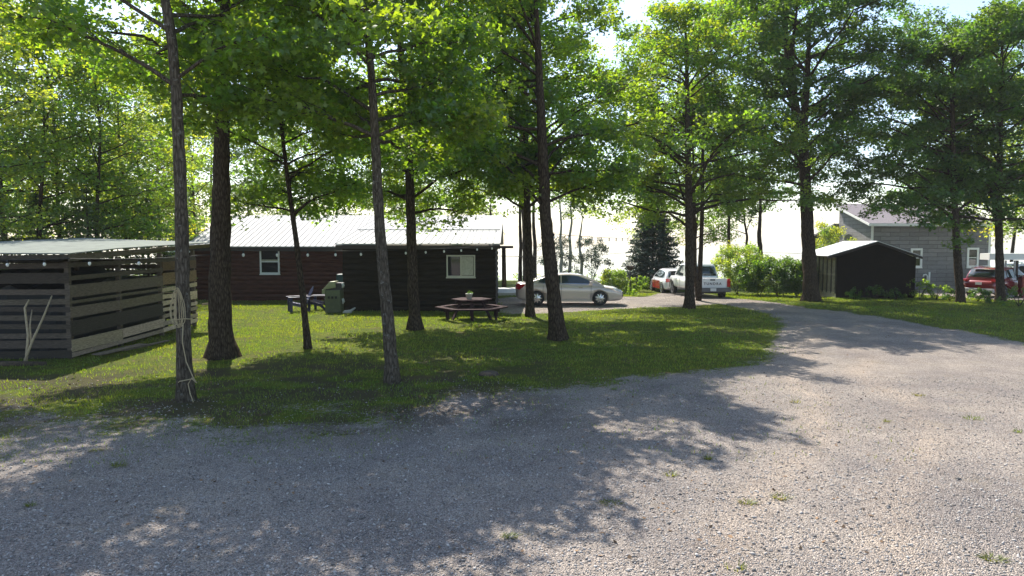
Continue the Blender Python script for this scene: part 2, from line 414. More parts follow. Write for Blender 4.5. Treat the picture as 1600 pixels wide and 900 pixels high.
# ------------------------------------------------------------------ ground: one grid, its faces shared out to lawn / gravel
GRAV = [(-700,638),(-300,648),(0,660),(150,668),(290,674),(420,670),(540,652),(620,634),(720,618),(830,608),(940,602),(1050,590),(1140,577),(1195,552),(1222,520),
        (1212,496),(1172,482),(1120,474.5),(1040,480),(960,483),(880,488),(790,493),(777,486),(775,466),(790,463),(900,462),(1005,462),(1030,452),(1090,450),(1135,464),(1200,472),(1250,479),
        (1320,489),(1400,501),(1500,519),(1600,537),(1750,566),(2000,620)]
GP = np.array([G(*p)[:2] for p in GRAV]); GP = np.vstack([GP, [[40, 2], [40, -40], [-40, -40], [-40, 12]]])
DRV2 = np.array([G(*p)[:2] for p in [(1432,447),(1540,445),(1900,446),(2100,476),(1650,474),(1545,470),(1480,462),(1440,455)]])
def sdist(px, py, poly):
    """signed distance, positive inside"""
    n = len(poly); d = np.full(px.shape, 1e9); ins = np.zeros(px.shape, bool)
    for i in range(n):
        ax, ay = poly[i]; bx, by = poly[(i+1) % n]; ex, ey = bx-ax, by-ay
        t = np.clip(((px-ax)*ex + (py-ay)*ey) / (ex*ex+ey*ey+1e-12), 0, 1)
        d = np.minimum(d, np.hypot(px-ax-t*ex, py-ay-t*ey))
        c = ((ay > py) != (by > py)) & (px < ex*(py-ay)/(ey if abs(ey) > 1e-9 else 1e-9) + ax)
        ins ^= c
    return np.where(ins, d, -d)
def grass_mask(x, y):
    s = np.maximum(sdist(x, y, GP), sdist(x, y, DRV2))
    wd = .45 + .7 * smooth(22, 17, y) + 1.5 * smooth(1, -5, x) * smooth(17, 13, y)
    n = (fbm(x*1.1, y*1.1, 21, 6) - .5) * 2.2 * wd
    return 1 - smooth(-wd, wd, s + n)
xs = np.concatenate([np.linspace(-260, -46, 28), np.arange(-45, 45, .17), np.linspace(46, 260, 28)])
ys = np.concatenate([np.linspace(-60, 3.6, 14), np.arange(4, 40, .15), np.arange(40, 75, .4), np.linspace(76, 90, 4)])
XX, YY = np.meshgrid(xs, ys); ZZ = ground_h(XX, YY); GM = grass_mask(XX.ravel(), YY.ravel()).reshape(XX.shape)
V = np.stack([XX, YY, ZZ], -1).reshape(-1, 3); nx, ny = len(xs), len(ys)
i, j = np.meshgrid(np.arange(nx-1), np.arange(ny-1)); a0 = (j*nx + i).ravel()
F = np.stack([a0, a0+1, a0+nx+1, a0+nx], -1)
fm = GM.ravel()[F].mean(1)
for nm, sel in (('lawn', fm >= .5), ('gravel_driveway', fm < .5)):
    Fs = F[sel]; used, inv = np.unique(Fs, return_inverse=True)
    me = np_mesh(nm, V[used], inv.reshape(-1, 4), M['ground'], True)
    at = me.attributes.new('grass', 'FLOAT', 'POINT'); at.data.foreach_set('value', GM.ravel()[used].astype(np.float32))
    ux, uy = V[used, 0], V[used, 1]
    # two wheel tracks following the drive from the lower right up to the bend
    cx = 2.2 + 4.6*smooth(4, 14, uy) + 6.2*smooth(13, 30, uy); wob = (fbm(uy*.5, uy*0+3, 5, 2)-.5)*.8
    trk = np.exp(-((ux-cx-wob-.85)/.33)**2) + np.exp(-((ux-cx-wob+.85)/.33)**2)
    at = me.attributes.new('track', 'FLOAT', 'POINT'); at.data.foreach_set('value', (np.clip(trk, 0, 1)*(.4+.6*fbm(ux*2, uy*2, 8, 3))).astype(np.float32))
    so = soil_at(ux, uy)
    at = me.attributes.new('soil', 'FLOAT', 'POINT'); at.data.foreach_set('value', so.astype(np.float32))
    # normals across the seam follow the same height field
    tag(link(nm, me), kind='structure')
wme = np_mesh('lake_water', np.array([[-1250,58,-5.0],[1250,58,-5.0],[1250,1200,-5.0],[-1250,1200,-5.0]]), np.array([[0,1,2,3]]), M['water'])
tag(link('lake_water', wme), kind='structure')

# grass blades and weeds
def blades(n, x0, x1, y0, y1, hmin, hmax, wd, dens, mt='grassblade'):
    x = RNG.uniform(x0, x1, n); y = y0 + (y1-y0) * RNG.uniform(0, 1, n) ** 1.25
    k = np.abs(x) < y * .78 + 1.5
    x, y = x[k], y[k]
    m = dens(x, y); k = RNG.uniform(0, 1, len(x)) < m; x, y = x[k], y[k]; n = len(x)
    z = ground_h(x, y); h = RNG.uniform(hmin, hmax, n) * (.6 + .8 * fbm(x*1.3, y*1.3, 5, 3)); a = RNG.uniform(0, 2*np.pi, n); ww = wd * (.6 + y / 30)
    lean = RNG.uniform(0, .9, n) * h; la = RNG.uniform(0, 2*np.pi, n)
    v = np.empty((n, 3, 3))
    v[:, 0] = np.stack([x + np.cos(a)*ww, y + np.sin(a)*ww, z - .005], -1)
    v[:, 1] = np.stack([x - np.cos(a)*ww, y - np.sin(a)*ww, z - .005], -1)
    v[:, 2] = np.stack([x + np.cos(la)*lean, y + np.sin(la)*lean, z + h], -1)
    pn = fbm(x*.7, y*.7, 44, 4)
    c = np.stack([.55 + .9*pn + RNG.uniform(-.12,.18,n), .8 + .35*pn + RNG.uniform(-.1,.15,n), .7 + .3*RNG.uniform(0,1,n)], -1) * RNG.uniform(.7, 1.15, n)[:, None]
    return v.reshape(-1, 3), np.arange(n*3).reshape(-1, 3), c
def dens_lawn(x, y):
    m = grass_mask(x, y); n = fbm(x*.8+3, y*.8, 31, 4)
    bare = smooth(.62, .52, n) * (1 - .75 * smooth(-1, -6, x) * smooth(16.5, 13, y))
    return np.clip(m ** 1.5 * (.25 + .75 * bare) * (1 - .8*soil_at(x, y)), 0, 1) + .16 * (y < 14.5) * (y > 9.6) * smooth(.42, .6, fbm(x*.5, y*.5, 77, 4)) * smooth(6, -4, x)
v, f, c = blades(330000, -26, 30, 9, 44, .03, .075, .008, dens_lawn)
v2_, f2_, c2_ = blades(60000, -17, 6, 9.4, 15, .02, .06, .006, lambda x, y: np.clip(grass_mask(x, y)*1.3+.05, 0, 1)*smooth(.40, .56, fbm(x*1.7, y*1.7, 90, 4)))
v, f, c = np.vstack([v, v2_]), np.vstack([f, f2_ + len(v)]), np.vstack([c, c2_*.8])
tag(link('grass', np_mesh('grass', v, f, M['grassblade'], False, c)), 'short mown grass growing over the shaded and sunlit lawn', 'grass', kind='stuff')

# loose stones lying on the gravel close to the camera
def stones(n):
    y = 4.6 + 11 * RNG.uniform(0, 1, n) ** 1.6; x = RNG.uniform(-1, 1, n) * (y * .75 + .6)
    k = RNG.uniform(0, 1, n) < 1 - grass_mask(x, y) * .9; x, y = x[k], y[k]; n = len(x)
    r = RNG.gamma(3, .0021, n) + .003; z = ground_h(x, y) + r * .25
    base = np.array([[1,0,0],[0,1,0],[-1,0,0],[0,-1,0],[0,0,.7],[0,0,-.7]], float)
    v = base[None] * RNG.uniform(.6, 1.25, (n, 6, 1)) * r[:, None, None]
    a = RNG.uniform(0, 6.28, n); ca, sa = np.cos(a)[:, None], np.sin(a)[:, None]
    vx = v[..., 0]*ca*1.3 - v[..., 1]*sa; vy = v[..., 0]*sa*1.3 + v[..., 1]*ca
    tl = RNG.uniform(-.5, .5, n)[:, None]
    v = np.stack([vx + x[:, None], vy + y[:, None], v[..., 2] + vx*tl + z[:, None]], -1).reshape(-1, 3)
    ff = np.array([[0,1,4],[1,2,4],[2,3,4],[3,0,4],[1,0,5],[2,1,5],[3,2,5],[0,3,5]])
    f = (np.arange(n)[:, None, None]*6 + ff[None]).reshape(-1, 3)
    g = RNG.uniform(.3, 1, n)**1.2; c = np.stack([g, g*.97, g*.94], -1)
    return v, f, np.repeat(c, 8, 0)
M['pebble'] = mat('pebble', (.50, .48, .46), .9, tint=True)
v, f, c = stones(90000)
tag(link('gravel', np_mesh('gravel', v, f, M['pebble'], False, c)), 'loose grey stones scattered over the driveway', 'gravel', kind='stuff')

# ------------------------------------------------------------------ foliage
LEAF = np.array([[0,0,0],[.52,.42,-.10],[.20,.50,.02],[0,1.0,-.12],[-.20,.50,.02],[-.52,.42,-.10]])
LF = np.array([[0,1,2,2],[0,2,4,4],[2,3,4,4],[0,4,5,5]])
LT = np.array([[0,1,2],[0,2,4],[2,3,4],[0,4,5]])
DIA = np.array([[0,0,0],[.35,.5,-.05],[0,1,-.1],[-.35,.5,-.05]]); DT = np.array([[0,1,2],[0,2,3]])
def leaves(cen, nrm, size, shape='maple', updev=.55):
    """leaf-sized faces at cen with normals near nrm"""
    n = len(cen)
    nn = nrm + RNG.normal(0, updev, (n, 3)); nn /= np.linalg.norm(nn, axis=1)[:, None]
    a = RNG.normal(0, 1, (n, 3)); t = a - (a*nn).sum(1)[:, None]*nn; t /= np.linalg.norm(t, axis=1)[:, None]
    s = np.cross(t, nn)
    B, T = (LEAF, LT) if shape == 'maple' else (DIA, DT)
    sz = (size * RNG.uniform(.65, 1.25, n))[:, None, None]
    v = cen[:, None] + sz * (B[None, :, 0:1]*s[:, None] + (B[None, :, 1:2]-.5)*t[:, None] + B[None, :, 2:3]*nn[:, None])
    f = np.arange(n)[:, None, None]*len(B) + T[None]
    return v.reshape(-1, 3), f.reshape(-1, 3), len(T)
def leaf_tint(n, nclus, idx, yel=.25):
    g = RNG.uniform(.7, 1.25, n); cl = RNG.uniform(.8, 1.2, nclus)[idx]; y = np.clip(RNG.normal(0, yel, nclus), -.3, 1.2)[idx] + RNG.normal(0, .08, n)
    y = np.clip(y, -.25, 1.3)
    c = np.stack([1 + y*.85, 1 + y*.30, 1 - y*.2], -1) * (g*cl)[:, None]
    return np.clip(c, .25, 2.6)
def clusters_mesh(name, C, R, per, size, mt, shape='maple', flat=.20, droop=.25, yel=.25, parent=None, updev=.7):
    C = np.array(C); R = np.array(R); k = len(C)
    cnt = np.maximum(4, (per * (R / R.mean())**2)).astype(int); idx = np.repeat(np.arange(k), cnt); n = len(idx)
    rr = np.sqrt(RNG.uniform(0, 1, n)) * R[idx]; a = RNG.uniform(0, 2*np.pi, n)
    # ragged, lobed outline
    rr *= .75 + .35*np.sin(a*3 + idx*1.7) * RNG.uniform(.3, 1, n)
    ti = RNG.normal(0, .16, (k, 2))[idx]
    dx, dy = rr*np.cos(a), rr*np.sin(a)
    dz = -droop*rr**2/R[idx] + RNG.normal(0, flat, n)*R[idx] + ti[:, 0]*dx + ti[:, 1]*dy
    cen = C[idx] + np.stack([dx, dy, dz], -1)
    nrm = np.stack([dx*.35/R[idx], dy*.35/R[idx], np.ones(n)], -1)
    v, f, m = leaves(cen, nrm, size, shape, updev)
    c = np.repeat(leaf_tint(n, k, idx, yel), m, 0)
    return link(name, np_mesh(name, v, f, M[mt], False, c), parent)

def resample(pts, step):
    pts = np.array(pts); d = np.r_[0, np.cumsum(np.linalg.norm(np.diff(pts[:, :3], axis=0), axis=1))]
    n = max(3, int(d[-1]/step)); t = np.linspace(0, d[-1], n)
    return np.stack([np.interp(t, d, pts[:, q]) for q in range(pts.shape[1])], -1)
def stem_path(px, D, rad, top, r_top=.04, wander=.25, base_z=None):
    """px: photo pixels of the stem from its base up; returns (x,y,z,r) rows up to height top (m)"""
    ps = []
    for i, (x, y) in enumerate(px):
        p = P(x, y, D)
        if i == 0:
            p = np.array([p[0], D, gz(p[0], D) if base_z is None else base_z])
        ps.append([*p])
    ps = np.array(ps); last = ps[-1]
    if last[2] < top:
        dirv = (ps[-1]-ps[-2]) / max(.1, ps[-1][2]-ps[-2][2]); n = int((top-last[2]) / .9) + 1
        ext = [last + dirv*.5*(top-last[2])*(q/n) + np.array([0, 0, (top-last[2])*(q/n) - dirv[2]*.5*(top-last[2])*(q/n)]) + np.array([*RNG.normal(0, wander*.3, 2), 0]) for q in range(1, n+1)]
        ps = np.vstack([ps, ext])
    z = ps[:, 2]; t = (z - z[0])/(z[-1]-z[0])
    r = rad*(1-t)**.8*(1-r_top/rad) + r_top
    return np.column_stack([ps, r])
TREE_N = 0
def tree(name, label, cat, stems, h0, R, nl, per=110, size=.15, mt='leaf', bark='bark', skew=(0, 0), profile=None, cr=(.45, .9), group=None,
         droop=.22, yel=.25, elev=(5, 45), shape='maple', clus=5, flare=True, sides=12, seed=None, hmax=None, twig_r=.012, side_ok=None):
    global RNG, TREE_N
    TREE_N += 1; RNG = np.random.default_rng(500 + TREE_N)
    base = stems[0][0]; root = empty(name, (base[0], base[1], base[2]), label, cat, group)
    off = base[:3]; V = []; Fq = []; nv = 0
    def addtube(v, f):
        nonlocal nv
        V.append(v - off); Fq.append(f + nv); nv += len(v)
    top = max(s[-1, 2] for s in stems); top = min(top, hmax) if hmax else top
    for si, s in enumerate(stems):
        s = resample(s, .22); n = sides
        ang = np.arange(n)*2*np.pi/n; hz = s[:, 2]-s[0, 2]
        lob = 1 + .05*RNG.normal(0, 1, (len(s), n))
        if flare and si == 0:
            e = np.exp(-np.maximum(hz, 0)/.26)[:, None]; lob = lob + e*((.52 if s[0, 3] > .19 else .28) + .30*np.cos(ang*3 + 1.3) + .18*np.cos(ang*5))[None]
        s2 = s.copy()
        if si == 0: s2[0, 2] -= .15
        addtube(*tube_arrays(s2[:, :3], s2[:, 3], n, lob))
    C, Rr = [], []; ga = RNG.uniform(0, 6.28)
    prof = profile or (lambda t: (.60 + .42*math.sin(math.pi*(t*.8+.12))) * (1 - .75*t**3))
    for i in range(nl):
        t = ((i + RNG.uniform(-.8, 1.8))/nl); t = min(.99, max(0, t)); h = h0 + (top-h0)*.97*t
        s = stems[i % len(stems)]
        if h < s[0, 2] + .3 or h > s[-1, 2]: s = stems[0] if h <= stems[0][-1, 2] else s
        b = np.array([np.interp(h, s[:, 2], s[:, q]) for q in range(4)]); b[2] = h
        ga += 2.4 + RNG.normal(0, .3)
        dh = np.array([math.cos(ga), math.sin(ga)]) + np.array(skew)*(.4 + .6*RNG.random()); dl = np.linalg.norm(dh)
        L = R*prof(t)*RNG.uniform(.72, 1.1)*min(1.35, max(.45, dl)); dh /= dl
        if h < 9.5 and dh[1] < -.45 and RNG.random() < .85: dh[1] = -dh[1]
        if side_ok and not side_ok(b, dh): continue
        el = math.radians(RNG.uniform(elev[0]+4, elev[1]+14) + 24*t)
        ss = np.linspace(0, 1, 7); wig = RNG.normal(0, .035*L, (7, 3))*ss[:, None]
        pp = b[:3] + np.outer(ss*L, [dh[0], dh[1], 0]) + np.outer(L*math.tan(el)*ss*(1-.42*ss), [0, 0, 1]) + wig
        rb = min(b[3]*.42, .010 + .011*L); rr = rb*(1-ss)**.8 + twig_r*.7
        if L > .5: addtube(*tube_arrays(pp, rr, 5))
        side = 1
        for q, sg in enumerate(np.linspace(.28, .97, clus)):
            p0 = np.array([np.interp(sg, ss, pp[:, z]) for z in range(3)])
            for sd_ in (side, -side):
                if RNG.random() < .15: continue
                aa = math.atan2(dh[1], dh[0]) + sd_*RNG.uniform(.5, 1.1); tl = L*RNG.uniform(.18, .38)*(1.15-.4*sg)
                e = p0 + np.array([math.cos(aa)*tl, math.sin(aa)*tl, tl*RNG.uniform(-.45, .75)])
                mid = (p0+e)/2 + np.array([0, 0, .06*tl])
                addtube(*tube_arrays(np.array([p0, mid, e]), np.array([twig_r, twig_r*.8, twig_r*.4]), 4))
                C.append(e + RNG.normal(0, .12, 3)); Rr.append(RNG.uniform(*cr))
                if tl > 1.0: C.append(mid); Rr.append(RNG.uniform(*cr)*.8)
            side = -side
        C.append(pp[-1]); Rr.append(RNG.uniform(*cr))
    link('trunk', np_mesh('trunk', np.vstack(V), np.vstack(Fq), M[bark], True), root)
    if C:
        clusters_mesh('crown', np.array(C) - off, Rr, per*.58, size, mt, shape, droop=droop, yel=yel, parent=root)
    return root
def copy_tree(o, loc, rz, sc, label=None):
    c = o.copy(); COL.objects.link(c); c.location = loc; c.rotation_euler = (0, 0, rz); c.scale = (sc,)*3 if not hasattr(sc, '__len__') else sc
    if label: c['label'] = label
    for ch in o.children:
        d = ch.copy(); COL.objects.link(d); d.parent = c
        for g in ch.children:
            e = g.copy(); COL.objects.link(e); e.parent = d
    return c
def straight(x, D, H, r, lean=(0, 0), z0=None):
    z0 = gz(x, D) if z0 is None else z0; n = 8; t = np.linspace(0, 1, n)
    return np.column_stack([x + lean[0]*t + RNG.normal(0, .06, n)*t*2, D + lean[1]*t + RNG.normal(0, .06, n)*t*2, z0 + H*t, r*(1-t)**.8*.9 + r*.1])
def conifer(name, label, cat, loc, H, R, levels, mt='needle', group=None, bark='bark', z_low=.2, per=42, size=.17):
    root = empty(name, loc, label, cat, group); z = np.linspace(0, H, 9)
    v, f = tube_arrays(np.column_stack([z*0, z*0, z]), .045*H/4*(1-z/H) + .02, 8); link('trunk', np_mesh('trunk', v, f, M[bark], True), root)
    cen, nr = [], []
    for l in range(levels):
        t = (l+.5)/levels; h = z_low + (H-z_low)*t; Rl = R*(1-t)**.85*RNG.uniform(.85, 1.1)+.08; nb = max(5, int(13*(1-t*.6)))
        for b in range(nb):
            a = 6.283*b/nb + RNG.uniform(-.25, .25); L = Rl*RNG.uniform(.75, 1.12); m = int(per*(.35+L/R))
            s = RNG.uniform(.12, 1, m)**.7; lat = RNG.normal(0, .16, m)*L*(1.15-s)*1.6
            x = np.cos(a)*s*L - np.sin(a)*lat; y = np.sin(a)*s*L + np.cos(a)*lat
            zz = h - .32*L*s + .12*L*s*s - np.abs(lat)*.3 + RNG.normal(0, .04, m)
            cen.append(np.stack([x, y, zz], -1)); nr.append(np.tile([np.cos(a)*.4, np.sin(a)*.4, .8], (m, 1)))
    cen = np.vstack(cen); nr = np.vstack(nr)
    v, f, m = leaves(cen, nr, size, 'dia', .5)
    link('crown', np_mesh('crown', v, f, M[mt], False, np.repeat(RNG.uniform(.55, 1.5, (len(cen), 1))*np.ones((1, 3)), m, 0)), root)
    return root
def bush(name, label, cat, loc, R, H, k, per=70, size=.08, mt='leaf', group=None, yel=.2, stems=6, shape='dia', low=.12):
    root = empty(name, loc, label, cat, group); C, Rr = [], []; mb = MB()
    for q in range(stems):
        a = RNG.uniform(0, 6.28); e = np.array([math.cos(a)*R*.55, math.sin(a)*R*.55, H*.7])
        mb.tube([(0, 0, -.05), e*.5*np.array([1, 1, 1.2]), e], [.02, .014, .006], 5)
    mb.build('stem', M['bark'], root, world=False, fix=False)
    for q in range(k):
        a = RNG.uniform(0, 6.28); u = RNG.random(); hh = H*(low + (1-low)*RNG.random()**.8); rmax = R*math.sqrt(max(.05, 1-(max(0, hh/H-.25)/.85)**2))
        r = rmax*math.sqrt(RNG.uniform(.25, 1)); C.append((r*math.cos(a), r*math.sin(a), hh)); Rr.append(RNG.uniform(.18, .34)*min(1.4, max(.5, R)))
    clusters_mesh('foliage', C, Rr, per, size, mt, shape, flat=.35, droop=.3, yel=yel, parent=root, updev=.8)
    return root

# ---- the maples in front, read off the photo one by one
t1 = stem_path([(289,628),(287,540),(285,400),(281,260),(276,150),(268,60),(255,-20)], 13.2, .145, 10.5)
tree('maple_tree', 'slender lichen-spotted tree carrying a coiled rope, beside the slatted shed', 'tree', [t1], 5.6, 3.2, 20, per=130, bark='bark_grey', size=.145, skew=(-.3, .1), elev=(5, 30))
t2 = stem_path([(346,558),(343,470),(345,350),(347,200),(350,60),(353,-30)], 18.3, .31, 11.3)
tree('maple_tree', 'thickest trunk on the left, dark furrowed bark with flared roots on the lawn', 'tree', [t2], 6.0, 4.4, 30, per=160, skew=(-.3, .25), mt='leaf', elev=(0, 30))
t3 = stem_path([(481,545),(474,470),(462,370),(450,285),(440,200),(436,120)], 19.8, .095, 8.6, .02)
tree('maple_tree', 'thin young maple with low leaves in front of the red-brown cabin wall', 'tree', [t3], 3.5, 2.7, 26, per=110, size=.13, elev=(-6, 22), yel=.3, cr=(.4, .75))
t4 = stem_path([(614,598),(608,520),(598,420),(591,320),(586,210),(580,110),(570,20),(560,-40)], 15.0, .145, 9.1)
tree('maple_tree', 'slim grey lichen-barked trunk at the gravel edge in front of the dark log annex', 'tree', [t4], 4.9, 3.3, 28, per=165, bark='bark_grey', size=.145, skew=(-.25, .45), elev=(-2, 25))
t5 = stem_path([(649,515),(645,440),(642,340),(638,220),(628,120),(620,0)], 24.0, .20, 12.5)
t5b = np.array([[*P(646,255,24.0), .09], [*P(654,225,24.1), .08], [*P(657,150,24.3), .07], [*P(668,60,24.6), .05], [*P(672,-60,25), .02]])
tree('maple_tree', 'forked dark maple with flared base left of the picnic table', 'tree', [t5, t5b], 3.7, 4.2, 40, per=150, elev=(-12, 26), skew=(.1, .1))
t6 = stem_path([(829,495),(827,430),(824,330),(821,200),(818,80)], 28.0, .17, 14.0)
tree('maple_tree', 'straight dark trunk rising in front of the rear of the white sedan', 'tree', [t6], 3.9, 4.4, 40, per=125, size=.16, skew=(.28, .1), elev=(0, 28))
t7 = stem_path([(873,530),(866,470),(853,350),(847,220),(842,100),(836,-20)], 21.7, .24, 11.2)
tree('maple_tree', 'leaning dark maple trunk crossing the doors of the white sedan', 'tree', [t7], 4.0, 3.9, 44, per=170, elev=(-12, 34), side_ok=lambda b, d: not (b[2] > 6.0 and d[0] > .3), skew=(-.05, -.2), yel=.35)
t8 = stem_path([(1078,480),(1077,400),(1076,300),(1074,180),(1072,60)], 32.0, .22, 12.8)
tree('maple_tree', 'straight maple trunk rising in front of the white pickup cab', 'tree', [t8], 3.6, 5.6, 54, per=135, size=.145, elev=(-8, 25), yel=.45, skew=(0, -.15))
t8b = stem_path([(1092,468),(1094,420),(1097,340),(1098,260)], 36.0, .13, 11.0)
t8c = np.array([[*P(1090,462,36.0), .11], [*P(1086,420,36.0), .10], [*P(1085,340,36.1), .09], [*P(1083,240,36.2), .05], [*P(1080,150,36.4), .02]])
tree('maple_tree', 'double-stemmed dark tree against the left edge of the pickup tailgate', 'tree', [t8b, t8c], 4.2, 3.6, 22, per=90, size=.15, elev=(0, 25))
t9 = stem_path([(1268,468),(1264,400),(1259,300),(1255,210),(1262,110),(1266,20)], 35.6, .38, 14.5)
t9b = np.array([[*P(1254,215,35.6), .26], [*P(1243,170,35.5), .22], [*P(1234,110,35.4), .18], [*P(1226,40,35.2), .14], [*P(1215,-60,35.0), .05]])
tree('maple_tree', 'big forked trunk standing against the glazed side of the brown shed', 'tree', [t9, t9b], 5.4, 6.0, 60, per=150, size=.16, mt='leaf_dark', elev=(-8, 34), yel=.25, skew=(-.25, -.1))
t10 = stem_path([(1502,475),(1497,420),(1493,350),(1490,260),(1488,160)], 33.6, .19, 12.5)
tree('maple_tree', 'dark leafy maple between the brown shed and the red car', 'tree', [t10], 3.6, 5.6, 52, per=175, size=.15, mt='leaf_dark', elev=(-16, 34), yel=.3)
t11 = stem_path([(1564,472),(1562,420),(1560,330),(1563,200),(1566,60)], 34.4, .20, 13.5)
tree('maple_tree', 'dark trunk at the right covering the middle of the red car', 'tree', [t11], 3.8, 5.4, 50, per=165, size=.15, mt='leaf_dark', elev=(-14, 36), yel=.3, skew=(.2, 0))

# dry leaves and bits of bark lying about
n = 5200; y = RNG.uniform(6.5, 27, n); x = RNG.uniform(-.7, .55, n)*y; k = RNG.uniform(0, 1, n) < np.where(grass_mask(x, y) > .3, 1, .35)*smooth(.42, .6, fbm(x*.6, y*.6, 55, 4)); x, y = x[k], y[k]; n = len(x)
M['litter'] = mat('dry_leaf', (.16, .10, .055), .9, tint=True)
v, f, m = leaves(np.stack([x, y, ground_h(x, y)+.012], -1), np.tile([0, 0, 1.0], (n, 1)), .055, 'dia', .35)
tag(link('leaf_litter', np_mesh('leaf_litter', v, f, M['litter'], False, np.repeat(RNG.uniform(.4, 1.7, (n, 1))*np.ones((1, 3)), m, 0))), 'dry brown leaves and bark crumbs scattered under the maples', 'leaf litter', kind='stuff')

# ------------------------------------------------------------------ log cabin with its darker annex
def log_wall(mb, x0, x1, y, z0, z1, n, bulge=.06, ends=0.0):
    """horizontal logs along X, rounded towards -Y"""
    h = (z1-z0)/n
    for k in range(n):
        za = z0 + k*h; prof = [(y+.12, za), *[(y - bulge*math.sin(math.pi*q/6), za + h*q/6) for q in range(7)], (y+.12, za+h)]
        e = ends*RNG.uniform(.3, 1)
        mb.prism([(x0-e, a, b) for a, b in prof], (x1-x0+2*e, 0, 0), RNG.uniform(.8, 1.25))
def log_wall_y(mb, x, y0, y1, z0, z1, n, sgn=1, bulge=.06):
    h = (z1-z0)/n
    for k in range(n):
        za = z0 + k*h; prof = [(x-sgn*.12, za), *[(x + sgn*bulge*math.sin(math.pi*q/6), za + h*q/6) for q in range(7)], (x-sgn*.12, za+h)]
        mb.prism([(a, y0, b) for a, b in prof], (0, y1-y0, 0), RNG.uniform(.8, 1.25))
def roof_sheet(mb, a, b, c, d, th=.05, rib=.3):
    """metal sheet over quad a(eave l) b(eave r) c(ridge r) d(ridge l) with standing ribs running up the slope"""
    a, b, c, d = [np.array(q, float) for q in (a, b, c, d)]; nn = np.cross(b-a, d-a); nn /= np.linalg.norm(nn)
    if nn[2] < 0: nn = -nn
    mb.prism([a, b, c, d], nn*th)
    n = int(np.linalg.norm(b-a)/rib)
    for k in range(n+1):
        t = (k+.02)/(n+.04); p, q = a + (b-a)*t + nn*(th+.012), d + (c-d)*t + nn*(th+.012)
        mb.beam(p, q, .035, .03, up=tuple(nn))
def window(parent, x0, x1, z0, z1, y, m='white', split='h', fw=.07, yaxis=False, curtain=None):
    f = MB()
    def bx(a0, a1, b0, b1, d0, d1, mb):
        if yaxis: mb.box((y+d0, a0, b0), (y+d1, a1, b1))
        else: mb.box((a0, y+d0, b0), (a1, y+d1, b1))
    bx(x0, x1, z0, z0+fw, -.05, .04, f); bx(x0, x1, z1-fw, z1, -.05, .04, f)
    bx(x0, x0+fw, z0+fw, z1-fw, -.048, .04, f); bx(x1-fw, x1, z0+fw, z1-fw, -.048, .04, f)
    if split == 'h': bx(x0+fw, x1-fw, (z0+z1)/2-.025, (z0+z1)/2+.025, -.03, .03, f)
    else: bx((x0+x1)/2-.025, (x0+x1)/2+.025, z0+fw, z1-fw, -.03, .03, f)
    bx(x0-.02, x1+.02, z0-.05, z0-.001, -.07, .04, f)
    w_ = f.build('window', M[m], parent)
    g = MB(); bx(x0+fw, x1-fw, z0+fw, z1-fw, 0, .012, g); g.build('pane', M['glass'], w_)
    if curtain:
        g = MB()
        for (u0, u1, v0, v1) in curtain:
            bx(x0+fw+(x1-x0-2*fw)*u0, x0+fw+(x1-x0-2*fw)*u1, z0+fw+(z1-z0-2*fw)*v0, z0+fw+(z1-z0-2*fw)*v1, -.008, -.002, g)
        g.build('blind', M['curtain'], w_)
    return w_

YM, YA = 36.0, 30.6
xl = P(306, 470, YM)[0]; xj = P(538, 470, YM)[0]; axl = P(538, 486, YA)[0]; axr = P(773, 486, YA)[0]
cab = empty('log_cabin', (xj, YM, 0), 'long red-brown log cabin with a pale ribbed metal roof and a darker annex', 'cabin')
ze = P(500, 382, YM)[2] - .05
mb = MB(); log_wall(mb, xl, xj+.4, YM, -.12, ze, 13); mb.build('log_wall', M['logred'], cab)
mb = MB(); mb.box((xl, YM+.13, -.2), (axr-.15, YM+8.5, ze-.05)); mb.build('rear_rooms', M['logdark'], cab)
mb = MB(); log_wall(mb, axl, axr, YA, -.1, ze+.02, 11, bulge=.05, ends=.05); log_wall_y(mb, axr, YA+.12, YM+.1, -.1, ze+.02, 11); log_wall_y(mb, axl, YA+.12, YM-.01, -.1, ze+.02, 11, -1)
mb.build('annex_wall', M['logdark'], cab)['label'] = 'dark olive-brown log wall of the annex'
yr = 41.0; zr = P(600, 338, yr)[2]
mb = MB(); sl = (zr-ze)/(yr-YM)
roof_sheet(mb, (xl-.3, YM-.45, ze-.45*sl*.6), (axl+.4, YM-.45, ze-.45*sl*.6), (axl+.4, yr, zr), (xl-.3, yr, zr))
roof_sheet(mb, (xl-.3, yr+5, ze), (axr+.2, yr+5, ze), (axr+.2, yr, zr), (xl-.3, yr, zr))
mb.build('roof', M['metalroof'], cab)
mb = MB(); zea = ze + .08
roof_sheet(mb, (axl-.25, YA-.35, zea-.02), (axr+.25, YA-.35, zea-.02), (axr+.25, yr-.01, zr), (axl-.25, yr-.01, zr-.003), rib=.3)
mb.build('annex_roof', M['metalroof'], cab)
mz = lambda y: ze-.45*sl*.6 + (zr-(ze-.45*sl*.6))*(y-(YM-.45))/(yr-(YM-.45)); az = lambda y: zea-.02 + (zr-zea+.02)*(y-(YA-.35))/(yr-(YA-.35))
mb = MB(); mb.prism([(axl-.15, YA-.1, zea-.1), (axl-.15, YM-.4, ze-.2), (axl-.15, yr-.1, mz(yr-.1)), (axl-.15, YM-.4, az(YM-.4)-.01)], (.05, 0, 0)); mb.build('annex_gable', M['metalroof'], cab)
mb = MB(); mb.prism([(axr-.12, YA+.05, zea-.1), (axr-.12, YM+8.4, ze-.1), (axr-.12, yr+.5, zr-.15), (axr-.12, yr-.5, zr-.15)], (.1, 0, 0)); mb.build('end_gable', M['logdark'], cab)
mb = MB(); za = zea + (zr-zea)*.33; ya = YA + (yr-YA)*.33
